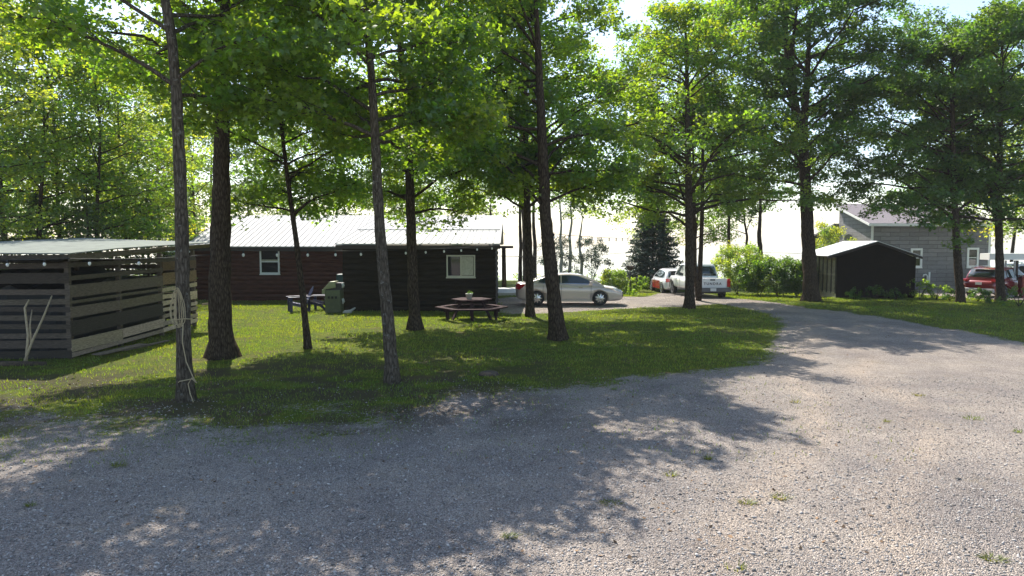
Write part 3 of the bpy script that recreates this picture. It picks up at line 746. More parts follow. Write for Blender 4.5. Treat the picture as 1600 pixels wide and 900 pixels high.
mb.beam((axl-.1, ya, za+.16), (axr+.2, ya, za+.16), .05, .05); [mb.beam((x_, ya, za+.02), (x_, ya, za+.16), .03, .03) for x_ in np.linspace(axl, axr, 7)]
mb.build('snow_guard', M['silverplastic'], cab)
mb = MB(); mb.box((xl-.3, YM-.44, ze-.27), (xj+.02, YM-.40, ze-.06)); mb.build('fascia', M['fasciadark'], cab)
mb = MB(); mb.box((axl-.25, YA-.38, zea-.2), (axr+.25, YA-.34, zea-.03)); mb.build('fascia', M['fasciadark'], cab)
def wx(x, y, D): p = P(x, y, D); return p[0], p[2]
x0, z1 = wx(405.5, 390, YM-.1); x1, z0 = wx(437, 428, YM-.1); window(cab, x0, x1, z0, z1, YM-.07, 'white', 'h', .075, curtain=[(0, 1, .52, .6)])
x0, z1 = wx(697.5, 398.5, YA-.1); x1, z0 = wx(742.5, 433, YA-.1); window(cab, x0, x1, z0, z1, YA-.06, 'cream', 'v', .06, curtain=[(.5, .98, .02, .98)])
p = P(788, 447, 46)
pp = empty('porch_post', (p[0], 46, gz(p[0], 46)), 'brown post under a dark crossbeam beyond the right end of the cabin', 'post')
mb = MB(); mb.tube([(p[0], 46, -.4), (p[0]-.04, 46, P(786, 388, 46)[2])], [.16, .13], 10); mb.build('post', M['bark'], pp)
mb = MB(); zb = P(786, 388, 46)[2]; mb.box((P(745, 388, 46)[0], 45.88, zb), (P(802, 388, 46)[0], 46.12, zb+.16)); mb.build('crossbeam', M['fasciadark'], pp)
mb = MB(); a_ = P(776, 462, 41); b_ = P(812, 450, 44); mb.box((a_[0], 40.6, -.25), (b_[0]+.6, 45.4, .06)); 
tag(mb.build('concrete_slab', M['concrete'], bevel=.02), 'pale raised concrete slab between the cabin and the white sedan', 'slab')
# the outbuilding glimpsed past the slatted shed
ob = empty('outbuilding', (P(290, 430, 47)[0], 47, -.2), 'dark outbuilding glimpsed between the slatted shed and the thick trunk', 'shed')
xa, xb = P(255, 430, 47)[0], P(331, 430, 47)[0]
mb = MB(); log_wall(mb, xa, xb, 47, -.3, 2.3, 9); mb.box((xa, 47.13, -.3), (xb, 50, 2.28)); mb.build('wall', M['logdark'], ob)
mb = MB(); roof_sheet(mb, (xa-.3, 46.6, 2.3), (xb+.3, 46.6, 2.3), (xb+.3, 50.3, 3.05), (xa-.3, 50.3, 3.05)); mb.build('roof', M['whitemetal'], ob)

# ------------------------------------------------------------------ slatted shed on the left
SX, SY0, SY1 = -11.25, 17.84, 25.0; SL = -19.5
sh = empty('slatted_shed', (SX, SY0, 0), 'open shed of weathered grey boards with gaps and a pale painted metal roof', 'shed')
def ht(y): return 2.50 + (y-SY0)*.03
mb = MB()
for (x, y) in [(SX-.06, SY0+.06), (SX-.06, 20.2), (SX-.06, 22.6), (SX-.06, SY1-.06), (-14, SY0+.06), (-16.7, SY0+.06), (SL, SY0+.06), (SL, SY1), (-15.3, SY1-.06), (SL, 21.5), (-13.3, 21.5)]:
    mb = MB(); mb.beam((x, y, -.1), (x, y, ht(y)), .11, .11, RNG.uniform(.6, 1.0)); mb.build('post', M['weathered'], sh)
def plank_y(mb, x, y0, y1, z0, z1, t, dz=0):       # board on the right-hand wall
    R_ = None; mb.prism([(x, y0, z0), (x, y1, z0+dz), (x, y1, z1+dz), (x, y0, z1)], (.028, 0, 0), t)
def plank_x(mb, y, x0, x1, z0, z1, t, dz=0):
    mb.prism([(x0, y, z0+dz), (x1, y, z0), (x1, y, z1), (x0, y, z1+dz)], (0, -.028, 0), t)
mb = MB(); grey = lambda a, b: tuple(RNG.uniform(a*.7, b*1.2)*np.array([1, 1, 1])*np.array([1, RNG.uniform(.95, 1), RNG.uniform(.88, 1)]))
wide = [(.06,.17,1.6),(.22,.50,1.9),(.60,.98,.35),(1.06,1.34,1.15),(1.42,1.50,.5),(1.58,1.90,.6),(2.02,2.14,.4)]
for (a, b, t) in wide:
    if b-a > .25 and RNG.random() < .7:
        ym = SY0 + RNG.uniform(2.0, 2.6); plank_y(mb, SX, SY0-.02, ym, a+RNG.normal(0,.012), b, grey(t*.9, t*1.15)); plank_y(mb, SX, ym+.02, 22.65, a+.02, b+RNG.normal(0,.02), grey(t*.9, t*1.2), .04)
    else: plank_y(mb, SX, SY0-.02, 22.65, a, b, grey(t*.9, t*1.2), .03+RNG.normal(0,.02))
for (a, b, t) in [(1.62,2.0,(1.3,1.05,.72)),(2.08,2.36,(.8,.6,.42))]: plank_y(mb, SX+.006, 22.6, SY1, a, b, t)
for k in range(7): plank_y(mb, SX+.006, 22.55, SY1+.02, .1+.215*k+RNG.normal(0,.012), .1+.215*k+.13, grey(2.2, 3.0), RNG.normal(0,.03))
mb.box((SX-.02, SY0-.05, 2.36), (SX+.03, SY1, 2.47), .5)
mb.build('side_wall', M['weathered'], sh)
mb = MB(); z = .04
for k, (a, b, t) in enumerate([(.04,.24,.35),(.30,.50,.55),(.55,.68,.8),(.78,.90,.4),(1.0,1.13,.5),(1.22,1.34,.42),(1.42,1.56,.45),(1.66,1.80,.5),(1.95,2.22,.3),(2.33,2.47,.5)]):
    xe = SL
    if a > 1.9: plank_x(mb, SY0-.002, -14.6, SX+.02, a, b, grey(t*.9, t*1.1), RNG.normal(0,.03)); plank_x(mb, SY0-.002, xe, -15.6, a, b, grey(t*.9, t*1.1))
    else: plank_x(mb, SY0-.002, -14.0, SX+.02, a, b, grey(t*.85, t*1.15), RNG.normal(0,.02)); plank_x(mb, SY0-.004, xe, -14.03, a+.02, b+.02, grey(t*.85, t*1.15), RNG.normal(0,.02))
mb.build('front_wall', M['weathered'], sh)
mb = MB()
for k in range(12): plank_x(mb, SY1, SL, SX-.1, .05+.2*k, .05+.2*k+.155, grey(.5, .9))
for k in range(12): plank_y(mb, SL-.01, SY0, SY1, .05+.2*k, .05+.2*k+.16, grey(.4, .8))
mb.build('rear_wall', M['weathered'], sh)
mb = MB(); c1 = P(108, 395.5, 17.35); c2 = P(328, 378.6, 25.6)
A = [(-20.2, 17.35, 2.62), (-16, 17.35, c1[2]+.02), tuple(c1), (c1[0], 19.6, c1[2]+.11), tuple(c2), (-15.6, 25.6, c2[2]+.16), (-20.2, 25.6, 2.95)]
mb.add(A + [(x, y, z-.03) for x, y, z in A], [(0,1,5,6),(1,2,3),(1,3,5),(3,4,5),(7,13,12,8),(8,10,9),(8,12,10),(10,12,11),(0,7,8,1),(1,8,9,2),(2,9,10,3),(3,10,11,4),(4,11,12,5),(5,12,13,6),(6,13,7,0)], sm=False)
rf_ = mb.build('roof', M['oldroof'], sh)
mb = MB(); mb.prism([(c1[0]-.03, 17.4, c1[2]-.20), (c1[0]-.03, 25.5, c2[2]-.18), (c1[0]-.03+.3, 25.5, c2[2]-.035), (c1[0]-.03, 17.4, c1[2]-.035)], (-.03, 0, 0), .8)
mb.prism([(-20, 17.4, 2.5), (c1[0]-.05, 17.4, c1[2]-.15), (c1[0]-.05, 17.4, c1[2]-.035), (-20, 17.4, 2.58)], (0, .03, 0), .35)
mb.build('fascia', M['weathered'], sh)
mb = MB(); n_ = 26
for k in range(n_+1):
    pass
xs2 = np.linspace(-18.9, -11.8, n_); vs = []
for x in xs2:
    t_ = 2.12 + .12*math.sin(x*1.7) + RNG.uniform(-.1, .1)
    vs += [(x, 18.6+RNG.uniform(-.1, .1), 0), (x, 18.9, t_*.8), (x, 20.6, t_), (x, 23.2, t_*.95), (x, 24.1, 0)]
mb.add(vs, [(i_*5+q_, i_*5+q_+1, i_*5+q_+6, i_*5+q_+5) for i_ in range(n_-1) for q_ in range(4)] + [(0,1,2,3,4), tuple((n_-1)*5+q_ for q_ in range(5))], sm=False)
tag(mb.build('light_blocker', M['black']), 'dark heap added inside the slatted shed to block light between its boards', 'light_blocker')  # added heap that stops daylight showing through the board gaps
# things by the shed
mb = MB(); a = P(45, 572, 17.2); b = P(42, 480, 17.6); mb.tube([(a[0], 17.1, 0), (a[0]-.05, 17.3, .7), (b[0]-.02, 17.55, 1.35), (b[0]+.05, 17.62, 1.55)], [.035, .032, .026, .018], 7)
tag(mb.build('pole', M['stick']), 'peeled pale pole leaning upright against the slatted shed', 'pole')
mb = MB(); mb.tube([(-11.95, 17.05, 0), (-11.85, 17.3, .6), (-11.72, 17.5, 1.1), (-11.6, 17.7, 1.65)], [.03, .028, .024, .015], 7); mb.tube([(-11.87, 17.25, .5), (-11.98, 17.4, .95), (-12.05, 17.6, 1.3)], [.022, .018, .012], 6)
tag(mb.build('branch', M['stick']), 'forked bare branch leaning against the shed beside the pale pole', 'branch')
mb = MB(); mb.tube([(-13.4, 16.6, .06), (-12.5, 16.75, .07), (-11.3, 16.9, .05)], [.08, .085, .06], 8)
tag(mb.build('fallen_log', M['stump']), 'dark fallen log lying in front of the slatted shed', 'log')
mb = MB(); mb.beam((-10.9, 18.3, .05), (-10.6, 20.1, .07), .28, .03, 1.2); mb.beam((-10.7, 19.2, .02), (-10.35, 21.0, .04), .14, .03, 1.0)
tag(mb.build('loose_board', M['weathered']), 'grey boards dropped on the grass along the shed wall', 'board')
mb = MB(); mb.beam((SX+.1, 25.2, .75), (SX+1.0, 25.6, .85), .05, .07, 1.6)
tag(mb.build('rail', M['weathered']), 'pale rail sticking out past the far corner of the slatted shed', 'rail')

# coil of rope on the first tree
tx, tD = t1[:, 0], t1[:, 1]
def trunk_at(t, z): return np.array([np.interp(z, t[:, 2], t[:, q]) for q in range(3)]), np.interp(z, t[:, 2], t[:, 3])
mb = MB(); z_top = P(283, 450, 13.1)[2]; z_bot = P(283, 510, 13.1)[2]
for k in range(5):
    c, r = trunk_at(t1, (z_top+z_bot)/2); w_ = .03+.026*k; hh = (z_top-z_bot)/2*RNG.uniform(.86, 1.04); pts = []
    for q in range(25):
        a = 2*math.pi*q/24; pts.append((c[0]-.02+.012*(k%3-1)+w_*math.sin(a)*(1-.35*math.cos(a))+RNG.normal(0,.003), c[1]-r-.02-.006*k, c[2]+hh*math.cos(a)-.1*(abs(math.sin(a/2))-1)*0))
    mb.tube(pts, .0085, 6, cap=False)
c, r = trunk_at(t1, z_bot+.15); mb.tube([(c[0]+(r+.02)*math.sin(a), c[1]-(r+.05)*math.cos(a), z_bot+.14+.01*math.sin(3*a)) for a in np.linspace(-2.2, 2.2, 16)], .011, 6)
dn = [P(286, 505, 12.95), P(285, 535, 12.95), P(291, 565, 12.94), P(301, 588, 12.92), P(307, 598, 12.9), P(300, 590, 12.93), P(294, 600, 12.93), P(297, 615, 12.9), P(302, 628, 12.8)]
mb.tube(dn, .010, 6)
mb.tube([P(306, 597, 12.9), P(300, 592, 12.92), P(290, 594, 12.9), P(280, 596, 13.0), P(277, 600, 13.2)], .010, 6)
tag(mb.build('rope', M['rope'], fix=False), 'tan rope coiled and hung on the lichen-spotted trunk, its end trailing to the ground', 'rope')

# ------------------------------------------------------------------ string lights
def string_lights(label, a, b, n, sag, first=0.0, br=.038):
    a = np.array(a); b = np.array(b); ro = empty('string_lights', tuple(a), label, 'string lights')
    def at(t): s_ = (t*n) % 1; return a + (b-a)*t + np.array([0, 0, -sag*4*t*(1-t)])
    mb = MB(); mb.tube([at(t) for t in np.linspace(0, 1, 40)], .009, 5); mb.build('cord', M['cord'], ro, fix=False)
    for k in range(n):
        c = at((k+.5)/n) + np.array([0, 0, -.03])
        m_ = MB(); m_.lathe([(.0, -.135), (br*.6, -.127), (br, -.095), (br*.9, -.06), (br*.4, -.038), (0.0, -.035)], 10, c); o_ = m_.build('bulb', M['bulb'], ro)
        m_ = MB(); m_.lathe([(0, -.045), (.024, -.04), (.024, .035), (0, .04)], 8, c); m_.build('socket', M['cord'], o_)
zt = 2.66
string_lights('light string with round bulbs along the front of the slatted shed', (-14.6, 17.2, 2.56), (SX+.25, 17.25, 2.58), 4, .02)
string_lights('light string with round bulbs between the slatted shed and the thick trunk', (SX+.25, 17.3, 2.6), (-7.7, 18.0, 2.68), 3, .06)
string_lights('long light string from the thick trunk to the corner of the dark annex', (-7.45, 18.3, 2.78), (-.55, 30.0, 2.86), 12, .10)
string_lights('light string hanging past the white sedan towards the dark spruce', P(852, 364, 21.9), P(985, 372, 42), 9, .05)
mb = MB(); mb.tube([P(776, 400, 30.6), P(880, 402, 36), P(992, 394, 46)], .014, 5); tag(mb.build('cable', M['cord'], fix=False), 'thin dark cable running from the annex to the spruce', 'cable')
mb = MB(); mb.tube([P(1165, 394, 62), P(1253, 396, 50), P(1276, 396, 46)], .018, 5); tag(mb.build('cable', M['cord'], fix=False), 'thin dark cable crossing the white lake beside the big forked trunk', 'cable')

# ------------------------------------------------------------------ brown shed with old windows
BY = 36.9; g0, g1 = P(1307, 466, BY), P(1429, 466, BY); zE = P(1300, 402, BY)[2]; zR = P(1369, 377.5, BY)[2]; xm = P(1368, 377, BY)[0]; BD = 3.3
bs = empty('brown_shed', (xm, BY, 0), 'dark brown gabled shed with a bright white metal roof', 'shed')
mb = MB(); gzz = -.1
mb.prism([(g0[0], BY, gzz), (g1[0], BY, gzz), (g1[0], BY, zE-.02), (xm, BY, zR-.06), (g0[0], BY, zE-.02)], (0, .1, 0))
mb.prism([(g0[0]+.02, BY+BD-.1, gzz), (g1[0]-.02, BY+BD-.1, gzz), (g1[0]-.02, BY+BD-.1, zE-.02), (xm, BY+BD-.1, zR-.06), (g0[0]+.02, BY+BD-.1, zE-.02)], (0, .1, 0))
mb.box((g1[0]-.1, BY+.1, gzz), (g1[0]-.002, BY+BD-.1, zE-.03)); mb.build('wall', M['browncladding'], bs)
mb = MB(); ov = .42; e0 = P(1293.5, 400.5, BY-.25); e1 = P(1441.5, 401, BY-.25)
for (e, s_) in ((e0, -1), (e1, 1)):
    mb.prism([(e[0], BY-.25, e[2]), (xm, BY-.25, zR), (xm, BY-.25, zR+.035), (e[0], BY-.25, e[2]+.035)], (0, BD+.4, 0))
mb.build('roof', M['whitemetal'], bs)
mb = MB()
for e in (e0, e1): mb.prism([(e[0], BY-.262, e[2]-.13), (xm, BY-.262, zR-.13), (xm, BY-.262, zR-.004), (e[0], BY-.262, e[2]-.004)], (0, .03, 0))
mb.build('bargeboard', M['fasciadark'], bs)
mb = MB(); gxl = g0[0]
mb.box((gxl, BY+.1, -.1), (gxl+.06, BY+BD-.1, .30), .98); mb.box((gxl, BY+.1, zE-.16), (gxl+.06, BY+BD-.1, zE-.02), .5)
for k in range(7): yy = BY+.1+k*(BD-.25)/6; mb.box((gxl-.03, yy, .28), (gxl+.062, yy+.09, zE-.03), .10)
mb.box((gxl-.008, BY+.1, 1.22), (gxl+.05, BY+BD-.1, 1.32), .9); mb.box((gxl-.008, BY+.1, .28), (gxl+.05, BY+BD-.1, .36), 1.1)
for k in range(20): yy = BY+.12+k*(BD-.3)/19.; mb.box((gxl-.01, yy, -.08), (gxl+.01, yy+.11, .27), RNG.uniform(1.0, 1.6))
mb.build('window_wall', M['paintedwood'], bs)['label'] = 'side wall made of old flaking window sashes'
for k in range(6):
    yy = BY+.19+k*(BD-.25)/6
    for (za_, zb_) in ((.36, 1.22), (1.32, zE-.16)):
        f_ = MB(); f_.box((gxl+.002, yy+.02, za_+.02), (gxl+.03, yy+.06, zb_-.02), .9); f_.box((gxl+.002, yy+.36, za_+.02), (gxl+.03, yy+.40, zb_-.02), .9); f_.box((gxl+.001, yy+.2, za_+.02), (gxl+.028, yy+.225, zb_-.02), .8)
        so = f_.build('sash', M['paintedwood'], bs); f_ = MB(); f_.box((gxl+.018, yy, za_), (gxl+.024, yy+.44, zb_)); f_.build('pane', M['glareglass'], so)

# ------------------------------------------------------------------ grey neighbouring house
HY = 48.0; hx0 = P(1362, 348, HY)[0]; hx1 = P(1549, 348, HY)[0]; hz = P(1362, 349, HY)[2]; HD = 4.8; hr = P(1308, 321, HY+HD)[2]
ho = empty('grey_house', (hx0, HY, -.25), 'grey sided house with a purplish shingle roof and white trimmed windows', 'house')
mb = MB(); mb.prism([(hx0, HY, -.4), (hx1, HY, -.4), (hx1, HY, hz-.03), (hx0, HY, hz-.03)], (0, .15, 0))
mb.prism([(hx0, HY+.15, -.4), (hx0, HY+HD*2, -.4), (hx0, HY+HD*2, hz-.6), (hx0, HY+HD, hz-.6), (hx0, HY+HD, hr-.08), (hx0, HY+.15, hz-.01)], (.15, 0, 0))
mb.box((hx1-.15, HY+.15, -.4), (hx1, HY+HD*2, hz-.7)); mb.prism([(hx0+.15, HY+HD*2-.15, -.4), (hx1-.15, HY+HD*2-.15, -.4), (hx1-.15, HY+HD*2-.15, hz-.7), (hx0+.15, HY+HD*2-.15, hz-.7)], (0, .15, 0))
mb.build('wall', M['siding'], ho)
mb = MB(); mb.prism([(hx0-.35, HY-.4, hz-.12), (hx0-.35, HY+HD+.25, hr+.02), (hx0-.35, HY+HD+.25, hr+.14), (hx0-.35, HY-.4, hz)], (hx1-hx0+.7, 0, 0))
mb.prism([(hx0-.3, HY+HD+.15, hz-.0), (hx0-.3, HY+HD*2+.5, hz-1.2), (hx0-.3, HY+HD*2+.5, hz-1.08), (hx0-.3, HY+HD+.15, hz+.12)], (hx1-hx0+.6, 0, 0)); mb.build('roof', M['shingle'], ho)
mb = MB(); mb.prism([(hx0-.38, HY-.42, hz-.18), (hx0-.38, HY+HD+.27, hr-.05), (hx0-.38, HY+HD+.27, hr+.11), (hx0-.38, HY-.42, hz-.02)], (.03, 0, 0)); mb.box((hx0-.35, HY-.44, hz-.2), (hx1+.35, HY-.40, hz-.01))
mb.box((hx0-.02, HY-.03, -.3), (hx0+.14, HY-.002, hz-.05)); mb.box((hx1-.14, HY-.03, -.3), (hx1+.02, HY-.002, hz-.05)); mb.build('trim', M['white'], ho)
for (a, b, c_, d) in ((1423, 1440, 388, 418), (1511, 1528, 387, 418)):
    x0, z1 = wx(a, c_, HY); x1, z0 = wx(b, d, HY); window(ho, x0, x1, z0, z1, HY-.01, 'white', 'h', .13)
mb = MB(); x0, z0 = wx(1451.5, 446, HY-.2); _, z1 = wx(1451.5, 425, HY-.2); mb.tube([(x0, HY-.2, z0), (x0, HY-.2, z1)], .06, 8)
x2, z2 = wx(1444.5, 430, HY-.2); mb.tube([(x2+.2, HY-.2, z0+.1), (x2+.2, HY-.2, z2-.05), (x2+.1, HY-.2, z2+.05), (x2-.05, HY-.2, z2+.02), (x2-.07, HY-.2, z2-.12)], .05, 8); mb.build('vent_pipe', M['white'], ho)
di = empty('satellite_dish', tuple(P(1331, 372, HY+2.8)), 'round grey satellite dish on the side wall of the grey house', 'satellite dish')
q = P(1331, 372, HY+2.8); mb = MB(); mb.lathe([(0, .07), (.16, .05), (.30, 0), (.31, .01), (.16, .062), (0, .083)], 20, (q[0]-.25, q[1], q[2]), axis='y'); mb.build('dish', M['silverplastic'], di)
mb = MB(); mb.tube([(q[0]-.25, q[1]+.05, q[2]), (hx0+.0, q[1]+.1, q[2]-.3)], .025, 6); mb.tube([(q[0]-.25, q[1]-.02, q[2]-.28), (q[0]-.25, q[1]-.4, q[2]-.05)], .015, 6); mb.build('arm', M['greyplastic'], di)
q = P(1307, 322, HY+HD+.2); an = empty('tv_antenna', tuple(q), 'small wire antenna on the ridge of the grey house', 'antenna')
mb = MB(); mb.tube([(q[0], q[1], q[2]-.1), (q[0], q[1], q[2]+.75)], .02, 6); mb.build('mast', M['greyplastic'], an)
mb = MB(); [mb.tube([(q[0]-.35, q[1]+d_, q[2]+.4+d_*.4), (q[0]+.35, q[1]+d_, q[2]+.4+d_*.4)], .012, 5) for d_ in (0, .3, .6)]; mb.tube([(q[0], q[1], q[2]+.4), (q[0], q[1]+.6, q[2]+.64)], .012, 5); mb.build('element', M['greyplastic'], an)
# carport with its lattice post at the right edge
CY = 38.5; ca = empty('carport', tuple(P(1585, 470, CY)*np.array([1, 1, 0])), 'white edged carport roof on a ladder-like lattice post at the right edge', 'carport')
x0, z0 = wx(1546, 406, CY); x1, z1 = wx(1546, 396, CY)
mb = MB(); mb.box((x0, CY, z0), (x0+4.2, CY+.8, z1)); mb.build('roof', M['white'], ca)
mb = MB(); xa_, zt_ = wx(1571, 407, CY+.1); xb_, _ = wx(1585, 407, CY+.1)
for xx in (xa_, xb_): mb.box((xx, CY+.08, -.1), (xx+.07, CY+.15, zt_))
for zz in (.35, .75, 1.0, 1.28, 1.75): mb.box((xa_+.07, CY+.09, zz), (xb_, CY+.14, zz+.07))
mb.box((xa_+.02, CY+.06, -.1), (xb_+.06, CY+.2, .32)); mb.build('lattice_post', M['silverplastic'], ca)
for xx in (xb_+.12, x0+4.0): mb = MB(); mb.box((xx, CY+.1, -.1), (xx+.12, CY+.22, zt_)); mb.build('post', M['fasciadark'], ca)

q = P(1597, 466, 38.3); mb = MB(); mb.box((q[0]-.25, 38.0, .12), (q[0]+.75, 38.35, 1.12)); mb.box((q[0]-.3, 37.95, 1.13), (q[0]+.8, 38.4, 1.2)); mb.box((q[0]-.2, 38.02, -.05), (q[0]-.1, 38.3, .119)); mb.box((q[0]+.6, 38.02, -.05), (q[0]+.7, 38.3, .119))
tag(mb.build('storage_box', M['redpaint'], bevel=.03), 'dark red storage box at the right edge beside the lattice post', 'box')
# ------------------------------------------------------------------ garden things
def adirondack(loc, rz, label):
    ro = empty('garden_chair', loc, label, 'chair', 'navy slatted garden chairs by the cabin', rz); m = M['navy']
    mb = MB()   # seat slopes down to the back; chair faces +X
    for k in range(6): x = .26-.098*k; mb.cbox((x, 0, .38-.028*k), (.088, .52, .022), Matrix.Rotation(math.radians(16), 3, 'Y'))
    mb.build('seat', m, ro, world=False, bevel=.005)
    mb = MB(); n = 7
    for k in range(n):
        y = (k-(n-1)/2)*.078; L = .80 - .9*abs(y)**1.6*1.7; R_ = Matrix.Rotation(math.radians(-24), 3, 'Y'); d = R_ @ Vector((0, 0, 1)); b0 = Vector((-.27, y*.85, .24))
        t0 = b0 + d*L; mb.beam(b0, (t0.x, y*1.08, t0.z), .07, .022, up=(1, 0, 0))
    mb.beam((-.36, -.29, .47), (-.36, .29, .47), .05, .03); mb.build('backrest', m, ro, world=False, bevel=.004)
    for s_ in (-1, 1):
        mb = MB(); mb.box((.24, s_*.30-.025, 0), (.34, s_*.30+.025, .56)); mb.build('leg', m, ro, world=False, bevel=.006)
        mb = MB(); mb.prism([(.36, s_*.27-.015, .30), (.36, s_*.27-.015, .40), (-.2, s_*.27-.015, .27), (-.46, s_*.27-.015, 0), (-.36, s_*.27-.015, 0), (-.16, s_*.27-.015, .16)], (0, .03, 0)); mb.build('leg', m, ro, world=False)
        mb = MB(); mb.prism([(.40, s_*.33-.07, .56), (.40, s_*.33+.07, .56), (-.42, s_*.33+.03, .585), (-.42, s_*.33-.04, .585)], (0, 0, .025)); mb.build('armrest', m, ro, world=False, bevel=.006)
    ro.scale = (1.12,)*3
    return ro
q = P(468, 488, 30.6); adirondack((q[0], 30.4, gz(q[0], 30.4)), math.radians(205), 'navy garden chair on the left, seen past the young maple stem')
q = P(499, 487, 31.2); adirondack((q[0], 31.2, gz(q[0], 31.2)), math.radians(172), 'navy garden chair turned sideways beside the olive grill')

q = P(521, 488, 29.6); gx, gy = q[0], 29.8; gr = empty('grill', (gx, gy, 0), 'olive ribbed barbecue cart with its faded lid raised, by the annex wall', 'grill')
mb = MB(); mb.box((gx-.33, gy-.3, .02), (gx+.33, gy+.3, .98)); mb.build('cabinet', M['olive'], gr, bevel=.03)
mb = MB(); [mb.box((gx-.29+.061*k, gy-.32, .2), (gx-.265+.061*k, gy-.299, .72)) for k in range(10)]; mb.build('rib', M['olive'], gr)
mb = MB(); [mb.box((gx-.2+.15*k, gy-.325, .62), (gx-.11+.15*k, gy-.298, .72)) for k in range(3)]; mb.build('vent_hole', M['black'], gr)
mb = MB(); mb.prism([(gx-.42, gy-.3, 1.0), (gx-.12, gy-.3, 1.33), (gx+.12, gy-.3, 1.35), (gx+.13, gy-.3, 1.10), (gx-.05, gy-.3, 1.05)], (0, .55, 0)); mb.build('lid', M['olivecream'], gr, bevel=.02)
mb = MB(); mb.box((gx-.45, gy-.28, .82), (gx-.335, gy+.25, 1.0)); mb.build('side_shelf', M['olivecream'], gr)
mb = MB(); mb.box((gx-.3, gy-.26, .985), (gx+.34, gy+.26, 1.05)); mb.box((gx+.13, gy-.25, 1.05), (gx+.40, gy+.2, 1.28)); mb.build('firebox', M['black'], gr)
mb = MB(); [mb.tube([(gx+.42, gy-.28, z_), (gx+.46, gy-.3, z_-.12), (gx+.42, gy-.31, z_-.22)], [.05, .06, .03], 8) for z_ in (1.28, .62)]; mb.build('handle', M['silverplastic'], gr)
mb = MB(); mb.box((gx-.4, 31.7, .85), (gx+.62, 32.3, 1.55)); mb.box((gx-.36, 31.75, 0), (gx+.6, 32.25, .84)); tag(mb.build('storage_bin', M['teal'], bevel=.06), 'dark teal covered bin standing behind the olive grill', 'bin')
mb = MB(); mb.tube([(gx+.5, gy-.35, .04), (gx+.75, gy-.3, .10), (gx+.95, gy-.3, .24)], [.09, .06, .03], 8); mb.cbox((gx+.62, gy-.33, .05), (.35, .2, .06)); tag(mb.build('scoop', M['silverplastic']), 'grey scoop lying on the grass beside the olive grill', 'scoop')

# octagonal picnic table
pc = P(737, 500, 27.3); PX, PY_ = pc[0], 27.3; pt = empty('picnic_table', (PX, PY_, gz(PX, PY_)), 'dark stained six-sided picnic table with attached benches', 'picnic table', None, math.radians(4)); wood = M['purplewood']
mb = MB(); Rt = .80; Ri = Rt*.866; wv = lambda yy: Rt - abs(yy)/1.732
for k in range(8):
    y = -Ri+.087+k*.173
    a0_, a1_ = wv(y-.08), wv(y+.08); mb.prism([(-a0_, y-.085, .735), (a0_, y-.085, .735), (a1_, y+.085, .735), (-a1_, y+.085, .735)], (0, 0, .04), 1)
mb.build('tabletop', wood, pt, world=False)
def octo(r, k, z): a = k*math.pi/3; return np.array([r*math.cos(a)*1.155, r*math.sin(a)*1.155, z])
for k in range(6):
    mb = MB()
    for (ra, rb) in ((.98, 1.10), (1.115, 1.235)): mb.prism([octo(ra, k, .42), octo(rb, k, .42), octo(rb, k+1, .42), octo(ra, k+1, .42)], (0, 0, .05))
    mb.build('bench', wood, pt, world=False)
for k in range(3):
    a = k*math.pi/3 + math.pi/6; c_, s_ = math.cos(a), math.sin(a); n_ = (-s_, c_, 0)
    mb = MB(); mb.beam((-1.22*c_, -1.22*s_, .37), (1.22*c_, 1.22*s_, .37), .05, .10); mb.beam((-.75*c_, -.75*s_, .69), (.75*c_, .75*s_, .69), .045, .08); mb.build('crossbar', wood, pt, world=False)
    for s2 in (-1, 1):
        mb = MB(); mb.beam((s2*.45*c_, s2*.45*s_, .70), (s2*.86*c_, s2*.86*s_, -.02), .05, .12, up=(-s_, c_, 0)); mb.beam((s2*1.12*c_, s2*1.12*s_, .40), (s2*1.06*c_, s2*1.06*s_, -.02), .05, .12, up=(-s_, c_, 0)); mb.build('leg', wood, pt, world=False)
po = empty('flower_pot', (P(733, 466, PY_-.2)[0], PY_-.2, .79), 'white pot with a small plant on the picnic table', 'flower pot')
mb = MB(); mb.lathe([(0, 0), (.095, 0), (.13, .19), (.14, .19), (.14, .225), (.12, .225), (.115, .19), (0, .185)], 20); mb.build('pot', M['pot'], po, world=False)
c_ = [(RNG.normal(0, .05), RNG.normal(0, .05), .28+RNG.uniform(-.04, .06)) for _ in range(7)]; clusters_mesh('plant', c_, [.06]*7, 14, .05, 'leaf_dark', 'dia', flat=.5, parent=po)

# spruce, shrubs, planter lantern
q = P(1019, 446, 51); conifer('spruce_tree', 'dense dark spruce standing behind the small white hatchback', 'tree', (q[0], 51, gz(q[0], 51)), 8.0, 2.7, 50, per=130, size=.13)
q = P(984, 478, 41); lz = gz(q[0], 41); ln = empty('garden_planter', (q[0], 41, lz), 'dark post carrying a basket of white flowers in front of the sedan', 'planter')
mb = MB(); mb.tube([(q[0], 41, lz), (q[0], 41, lz+1.65)], .035, 8); mb.build('post', M['black'], ln)
mb = MB(); mb.lathe([(0, 1.45), (.12, 1.47), (.24, 1.68), (.27, 1.72), (.2, 1.72), (0, 1.7)], 14, (q[0], 41, lz)); mb.build('basket', M['fasciadark'], ln)
M['petal'] = leaf_mat('white_petal', (.6, .6, .55), (.5, .5, .45), .3)
clusters_mesh('flowers', [(RNG.normal(0, .15), RNG.normal(0, .1), 1.80+RNG.uniform(-.05, .12)) for _ in range(12)], [.11]*12, 20, .07, 'petal', 'dia', flat=.5, yel=.02, parent=ln)
clusters_mesh('foliage', [(RNG.normal(0, .2), RNG.normal(0, .12), .12+RNG.uniform(-.05, .15)) for _ in range(12)], [.18]*12, 30, .08, 'leaf', 'dia', flat=.5, yel=.1, parent=ln)
